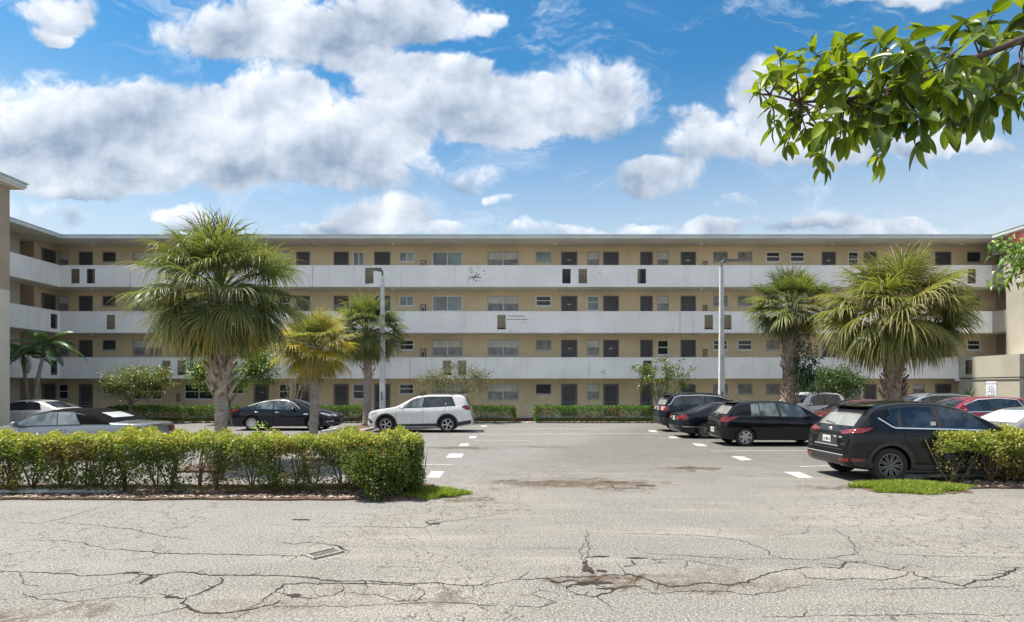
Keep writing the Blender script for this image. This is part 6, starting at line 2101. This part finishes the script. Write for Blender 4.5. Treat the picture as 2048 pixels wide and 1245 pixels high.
def sprout(name, label, c, n, size, rad, cols_, cat, down=0.0):
    root = empty(name, c); tag(root, label, cat)
    P_ = nrg.normal(size=(n, 3)) * np.array(rad); D = P_ / (np.linalg.norm(P_, axis=1, keepdims=True) + 1e-6) + np.array([0, 0, .5 - down]) + nrg.normal(size=(n, 3)) * .3
    leaves_obj('leaves', P_, D, nrg.uniform(.7, 1.3, n) * size, vary(cols_, n, .15), L_gloss, root, aspect=.5, droop=.15 + down)['kind'] = 'stuff'
    MB().tube([(0, 0, -rad[2] * 2.5), (0, 0, rad[2])], .008, 5).build('stem', bark_b, root)


sprout('seedling', 'bright lime seedling poking out of the left hedge top', P(520, 858, 10.6), 60, .055, (.09, .05, .06), [(.30, .42, .05), (.24, .36, .05)], 'seedling')
sprout('climbing_plant', 'dark green climber clinging to the slim right palm trunk', (13.55, 26.55, 3.15), 620, .17, (.28, .16, .62), [(.035, .085, .03), (.05, .11, .035)], 'climber', .5)


# spiky yuccas by the right flank
def yucca(label, x, y, h, n, ln, seed):
    r_ = random.Random(seed)
    root = empty('yucca', (x, y, 0)); tag(root, label, 'yucca')
    MB().tube([(0, 0, 0), (.03, 0, h)], [.07, .06], 8).build('stem', bark_g, root, smooth=True)
    for i in range(n):
        e = R(82 - 95 * (i / n)); a = i * 2.39996
        d = Vector((math.cos(e) * math.cos(a), math.cos(e) * math.sin(a), math.sin(e))); s_ = d.cross(Vector((0, 0, 1))).normalized() * .028
        b = Vector((.03, 0, h - .25 * i / n)); l = ln * r_.uniform(.8, 1.1)
        p1 = b + d * l * .5; p2 = b + d * l - Vector((0, 0, .08))
        MB().add([b - s_ * .6, b + s_ * .6, p1 - s_, p1 + s_, p2], [(0, 1, 3, 2), (2, 3, 4)]).build('leaf_blade', Y_m, root)


Y_m = leaf_mat('yucca_green', (.05, .11, .04), .15, .4, .3)
yucca('taller spiky yucca below the notice sign wall', 25.55, 32.2, 1.45, 34, .75, 3)
yucca('smaller spiky yucca next to the dark passage', 24.75, 32.3, 1.25, 28, .65, 4)


# ---------------------------------------------------------------- feather palms at far left
def feather_frond(name, base, d, ln, m, nl=30, leafl=.42):
    V, Fc, T = [], [], []
    hz = Vector((d.x, d.y, 0)).normalized(); side = Vector((-hz.y, hz.x, 0))
    p = base.copy(); cur = d.normalized(); pts = [p.copy()]; dirs = [cur.copy()]
    k = 14
    for i in range(k):
        cur = (cur + Vector((0, 0, -.115 - .05 * i / k))).normalized(); p = p + cur * ln / k; pts.append(p.copy()); dirs.append(cur.copy())
    for i, q in enumerate(pts):
        w = .022 * (1 - .8 * i / k); V += [q + side * w, q - side * w]; T += [.2, .2]
    for i in range(k): Fc.append((2 * i, 2 * i + 1, 2 * i + 3, 2 * i + 2))
    for i in range(nl):
        t = .16 + .84 * i / nl; f = t * k; j = min(k - 1, int(f)); q = pts[j].lerp(pts[j + 1], f - j); dd = dirs[j]
        l = leafl * math.sin(math.pi * min(1, .22 + t * .72)) * rng.uniform(.9, 1.1)
        for sg in (1, -1):
            u = (side * sg * .85 + dd * .55 + Vector((0, 0, .25))).normalized(); o = len(V); qq = q.copy(); cc = u.copy()
            for m_ in range(4):
                tt = m_ / 3; w = .022 * math.sin(math.pi * (.2 + .8 * tt)) + .001
                V += [qq + dd * w, qq - dd * w]; T += [tt * .7, tt * .7]
                cc = (cc + Vector((0, 0, -.42))).normalized(); qq = qq + cc * l / 3
            for m_ in range(3): Fc.append((o + 2 * m_, o + 2 * m_ + 1, o + 2 * m_ + 3, o + 2 * m_ + 2))
    return fast_mesh(name, [tuple(v) for v in V], Fc, m, attr=T)


F_feather = leaf_mat('feather_palm_green', (.065, .14, .045), .32, .35, .3, (.11, .18, .06), .5)


def feather_palm(label, x, y, h, lean, nf, seed, ln=1.9):
    global rng
    kr = rng; rng = random.Random(seed)
    root = empty('feather_palm', (x, y, 0)); tag(root, label, 'palm tree', 'feather palms at the left wing')
    pts = [(lean * (i / 10) ** 2, 0, h * i / 10) for i in range(11)]
    MB().tube(pts, [.11 - .035 * i / 10 for i in range(11)], 12).build('trunk', bark_p2, root, smooth=True)
    MB().tube([(lean, 0, h - .05), (lean * 1.1, 0, h + .55)], [.085, .05], 10).build('crownshaft', F_feather, root, smooth=True)
    for i in range(nf):
        e = R(70 - 62 * i / nf); a = i * 2.39996 + .4
        d = Vector((math.cos(e) * math.cos(a), math.cos(e) * math.sin(a), math.sin(e)))
        inst('frond', feather_frond('frond', Vector((lean * 1.08, 0, h + .4)), d, ln * rng.uniform(.85, 1.1), F_feather), root)
    rng = kr


feather_palm('slender feather palm nearest the left end wall', -24.9, 29.6, 3.15, -.25, 11, 71, 1.75)
feather_palm('feather palm leaning right beside its slender twin at far left', -24.3, 29.2, 3.55, .5, 13, 72, 2.0)


# ---------------------------------------------------------------- overhanging bough at upper right
def big_leaf(name, m, bend=.25, asp=.36):
    mb = MB(); n = 8
    for i in range(n + 1):
        t = i / n; w = asp * .5 * (math.sin(math.pi * min(1, t ** .8)) ** .75 if 0 < t < 1 else 0.001); z = -bend * t * t + .02
        mb.v += [(t, w, z + w * .35), (t, w * .5, z + w * .12), (t, 0, z), (t, -w * .5, z + w * .12), (t, -w, z + w * .35)]
    for i in range(n):
        for k in range(4):
            q = i * 5 + k; mb.f.append((q, q + 5, q + 6, q + 1)); mb.mi.append(0)
    mb.tube([(-.16, 0, .03), (.02, 0, .02)], .012, 5)
    return mb.mesh(name, m, smooth=True)


def veined(name, c, tr):
    t = NT(name)
    oi = t.N.new('ShaderNodeObjectInfo')
    tc = t.N.new('ShaderNodeTexCoord').outputs['Object']
    sp = t.N.new('ShaderNodeSeparateXYZ'); t.L.new(tc, sp.inputs[0])
    ay = t.math('ABSOLUTE', sp.outputs[1])
    vein = t.math('ADD', t.mr(ay, .02, .004), t.math('MULTIPLY', t.mr(t.math('SINE', t.math('MULTIPLY', t.math('SUBTRACT', sp.outputs[0], ay), 52.0)), .86, 1.0), .35))
    cc = t.mix(oi.outputs['Random'], mul(c, .62), mul((c[0] * 1.15, c[1], c[2]), 1.35))
    cc = t.mix(t.mr(t.noise(tc, 7, 4), .62, .78), cc, (.22, .15, .04))
    cc = t.mix(t.math('MULTIPLY', vein, .5, True), cc, mul(c, 2.2))
    t.base(cc); t.set(rough=.35, spec=.5)
    b = t.N.new('ShaderNodeBsdfTranslucent'); t.L.new(t.mix(1.0, cc, (1.9, 1.7, .4), 'MULTIPLY'), b.inputs['Color'])
    ms = t.N.new('ShaderNodeMixShader'); ms.inputs[0].default_value = tr
    t.L.new(t.b.outputs[0], ms.inputs[1]); t.L.new(b.outputs[0], ms.inputs[2]); t.L.new(ms.outputs[0], t.out.inputs['Surface'])
    return t.m


VL_d = veined('big_leaf_dark', (.055, .105, .018), .42)
VL_m = veined('big_leaf_mid', (.095, .165, .022), .48)
VL_y = veined('big_leaf_young', (.165, .25, .03), .5)
bl = {k: [big_leaf('leaf', m, b, a) for b, a in ((.12, .44), (.30, .52), (.5, .42), (.2, .48))] for k, m in (('d', VL_d), ('m', VL_m), ('y', VL_y))}
twig_m = pm('dark_twig_bark', (.085, .055, .04), .85, var=.3, scale=30)


def bough_tree():
    r_ = random.Random(91)
    base = Vector((7.0, 4.6, 0))
    root = empty('overhanging_tree', base); tag(root, 'leafy bough hanging into the sky at upper right', 'tree')
    stem = [(P(2048 + 420, 20, 3.3)), P(2048 + 160, 30, 3.1), P(2048, 78, 2.9), P(1960, 112, 2.8), P(1880, 148, 2.72), P(1790, 178, 2.65), P(1690, 200, 2.6), P(1600, 205, 2.56), P(1540, 190, 2.54)]
    mb = MB()
    e0 = stem[0] - base
    mb.tube([(0, 0, 0), (.03, .02, .9), (.02, 0, 1.9), (-.1, -.05, 2.8), (-.45, -.2, 3.5), (-1.05, -.5, 3.95), (e0.x * .7, e0.y * .7, e0.z - .05), tuple(e0)], [.16, .14, .125, .11, .085, .065, .048, .034], 12)
    mb.tube([tuple(s - base) for s in stem], [.030, .026, .020, .016, .013, .010, .008, .006, .004], 8)
    mb.build('bough', twig_m, root, smooth=True)
    # twig tips spread over the bough's leafy volume (photo x, y, spread of size)
    spots = [(r_.uniform(1540, 1720), r_.uniform(120, 275), 0 if i_ % 2 else 1) for i_ in range(16)] + [(r_.uniform(1680, 2000), r_.uniform(110, 250), 2 if i_ % 3 else 1) for i_ in range(22)] + [(1515, 185, 0), (1535, 150, 0), (1560, 115, 0), (1570, 165, 0), (1545, 215, 0), (1550, 255, 0), (1575, 290, 0), (1600, 130, 0), (1620, 100, 0), (1610, 180, 0), (1600, 230, 0), (1615, 270, 0), (1635, 310, 0), (1645, 335, 0),
             (1650, 150, 1), (1665, 105, 1), (1690, 85, 0), (1700, 130, 1), (1660, 200, 1), (1650, 245, 1), (1680, 280, 1), (1700, 170, 1), (1710, 215, 1), (1720, 255, 1), (1735, 115, 1), (1760, 85, 1), (1750, 160, 1), (1760, 205, 2), (1765, 250, 2), (1755, 320, 1),
             (1790, 120, 2), (1805, 170, 2), (1800, 225, 2), (1820, 80, 2), (1845, 60, 2), (1830, 135, 2), (1850, 190, 2), (1840, 240, 2), (1845, 285, 2), (1875, 105, 2), (1885, 160, 2), (1890, 215, 2), (1895, 255, 2), (1910, 120, 2), (1925, 175, 2), (1940, 225, 2),
             (1930, 45, 2), (1960, 70, 2), (1960, 150, 2), (1975, 200, 2), (1985, 30, 2), (2000, 120, 2), (2010, 175, 2), (2020, 220, 2), (2030, 60, 2), (2045, 140, 2), (2050, 200, 2), (2055, 20, 2), (2080, 100, 2), (2090, 170, 2), (2120, 60, 2), (2150, 120, 2), (2180, 40, 2), (2220, 100, 2), (2260, 0, 2), (2300, 80, 2), (2340, -40, 2), (2380, 60, 2), (2420, -60, 2), (2460, 40, 2), (2500, -20, 2), (2540, 60, 2), (2600, -30, 2), (2660, 40, 2)]
    for (x, y, k) in spots:
        d = 2.62 + r_.uniform(-.28, .28) + (.2 if x > 1950 else 0)
        tip = P(x, y, d)
        src = min(stem, key=lambda s: (s - tip).length + max(0, (tip.x - s.x)) * 1.2)
        mid = src.lerp(tip, .55) + Vector((r_.uniform(-.03, .03), r_.uniform(-.05, .05), r_.uniform(-.01, .04)))
        MB().tube([tuple(src - base), tuple(mid - base), tuple(tip - base)], [.005, .0035, .002], 5).build('twig', twig_m, root, smooth=True)
        axis = (tip - mid).normalized()
        n = (8, 8, 6)[k]
        for j in range(n):
            a = j * 2.4 + r_.uniform(-.4, .4)
            u = axis.cross(Vector((0, .3, 1))).normalized(); w = axis.cross(u)
            dirv = (axis * r_.uniform(.25, .9) + (u * math.cos(a) + w * math.sin(a)) * .85 + Vector((0, 0, -.18 - .12 * k))).normalized()
            sz = (.080, .100, .125)[k] * r_.uniform(.7, 1.2)
            kind = ('y' if r_.random() < .38 else 'm') if k == 0 else (('m' if r_.random() < .75 else 'y') if k == 1 else ('d' if r_.random() < .6 else 'm'))
            o = inst('leaf', r_.choice(bl[kind]), root, tip - base - axis * r_.uniform(0, .05) * (j % 3), (0, 0, 0), (sz, sz, sz))
            q = dirv.to_track_quat('X', 'Z'); o.rotation_mode = 'QUATERNION'
            o.rotation_quaternion = q @ Quaternion((1, 0, 0), r_.uniform(-.9, .9))


bough_tree()
tree('street_tree', 'tree with hanging bright green leaves at right picture edge below the red dish', (13.4, 12.3, 0), (11.75, 12.2, 4.72), (1.42, 1.0, .75), 2600, .15, [(.13, .24, .045), (.19, .30, .06), (.09, .17, .035), (.30, .34, .07)], .09, 3.2, 42, .13,
     bark=twig_m, seed=21, aspect=.42, droop=.55, shell=.3)
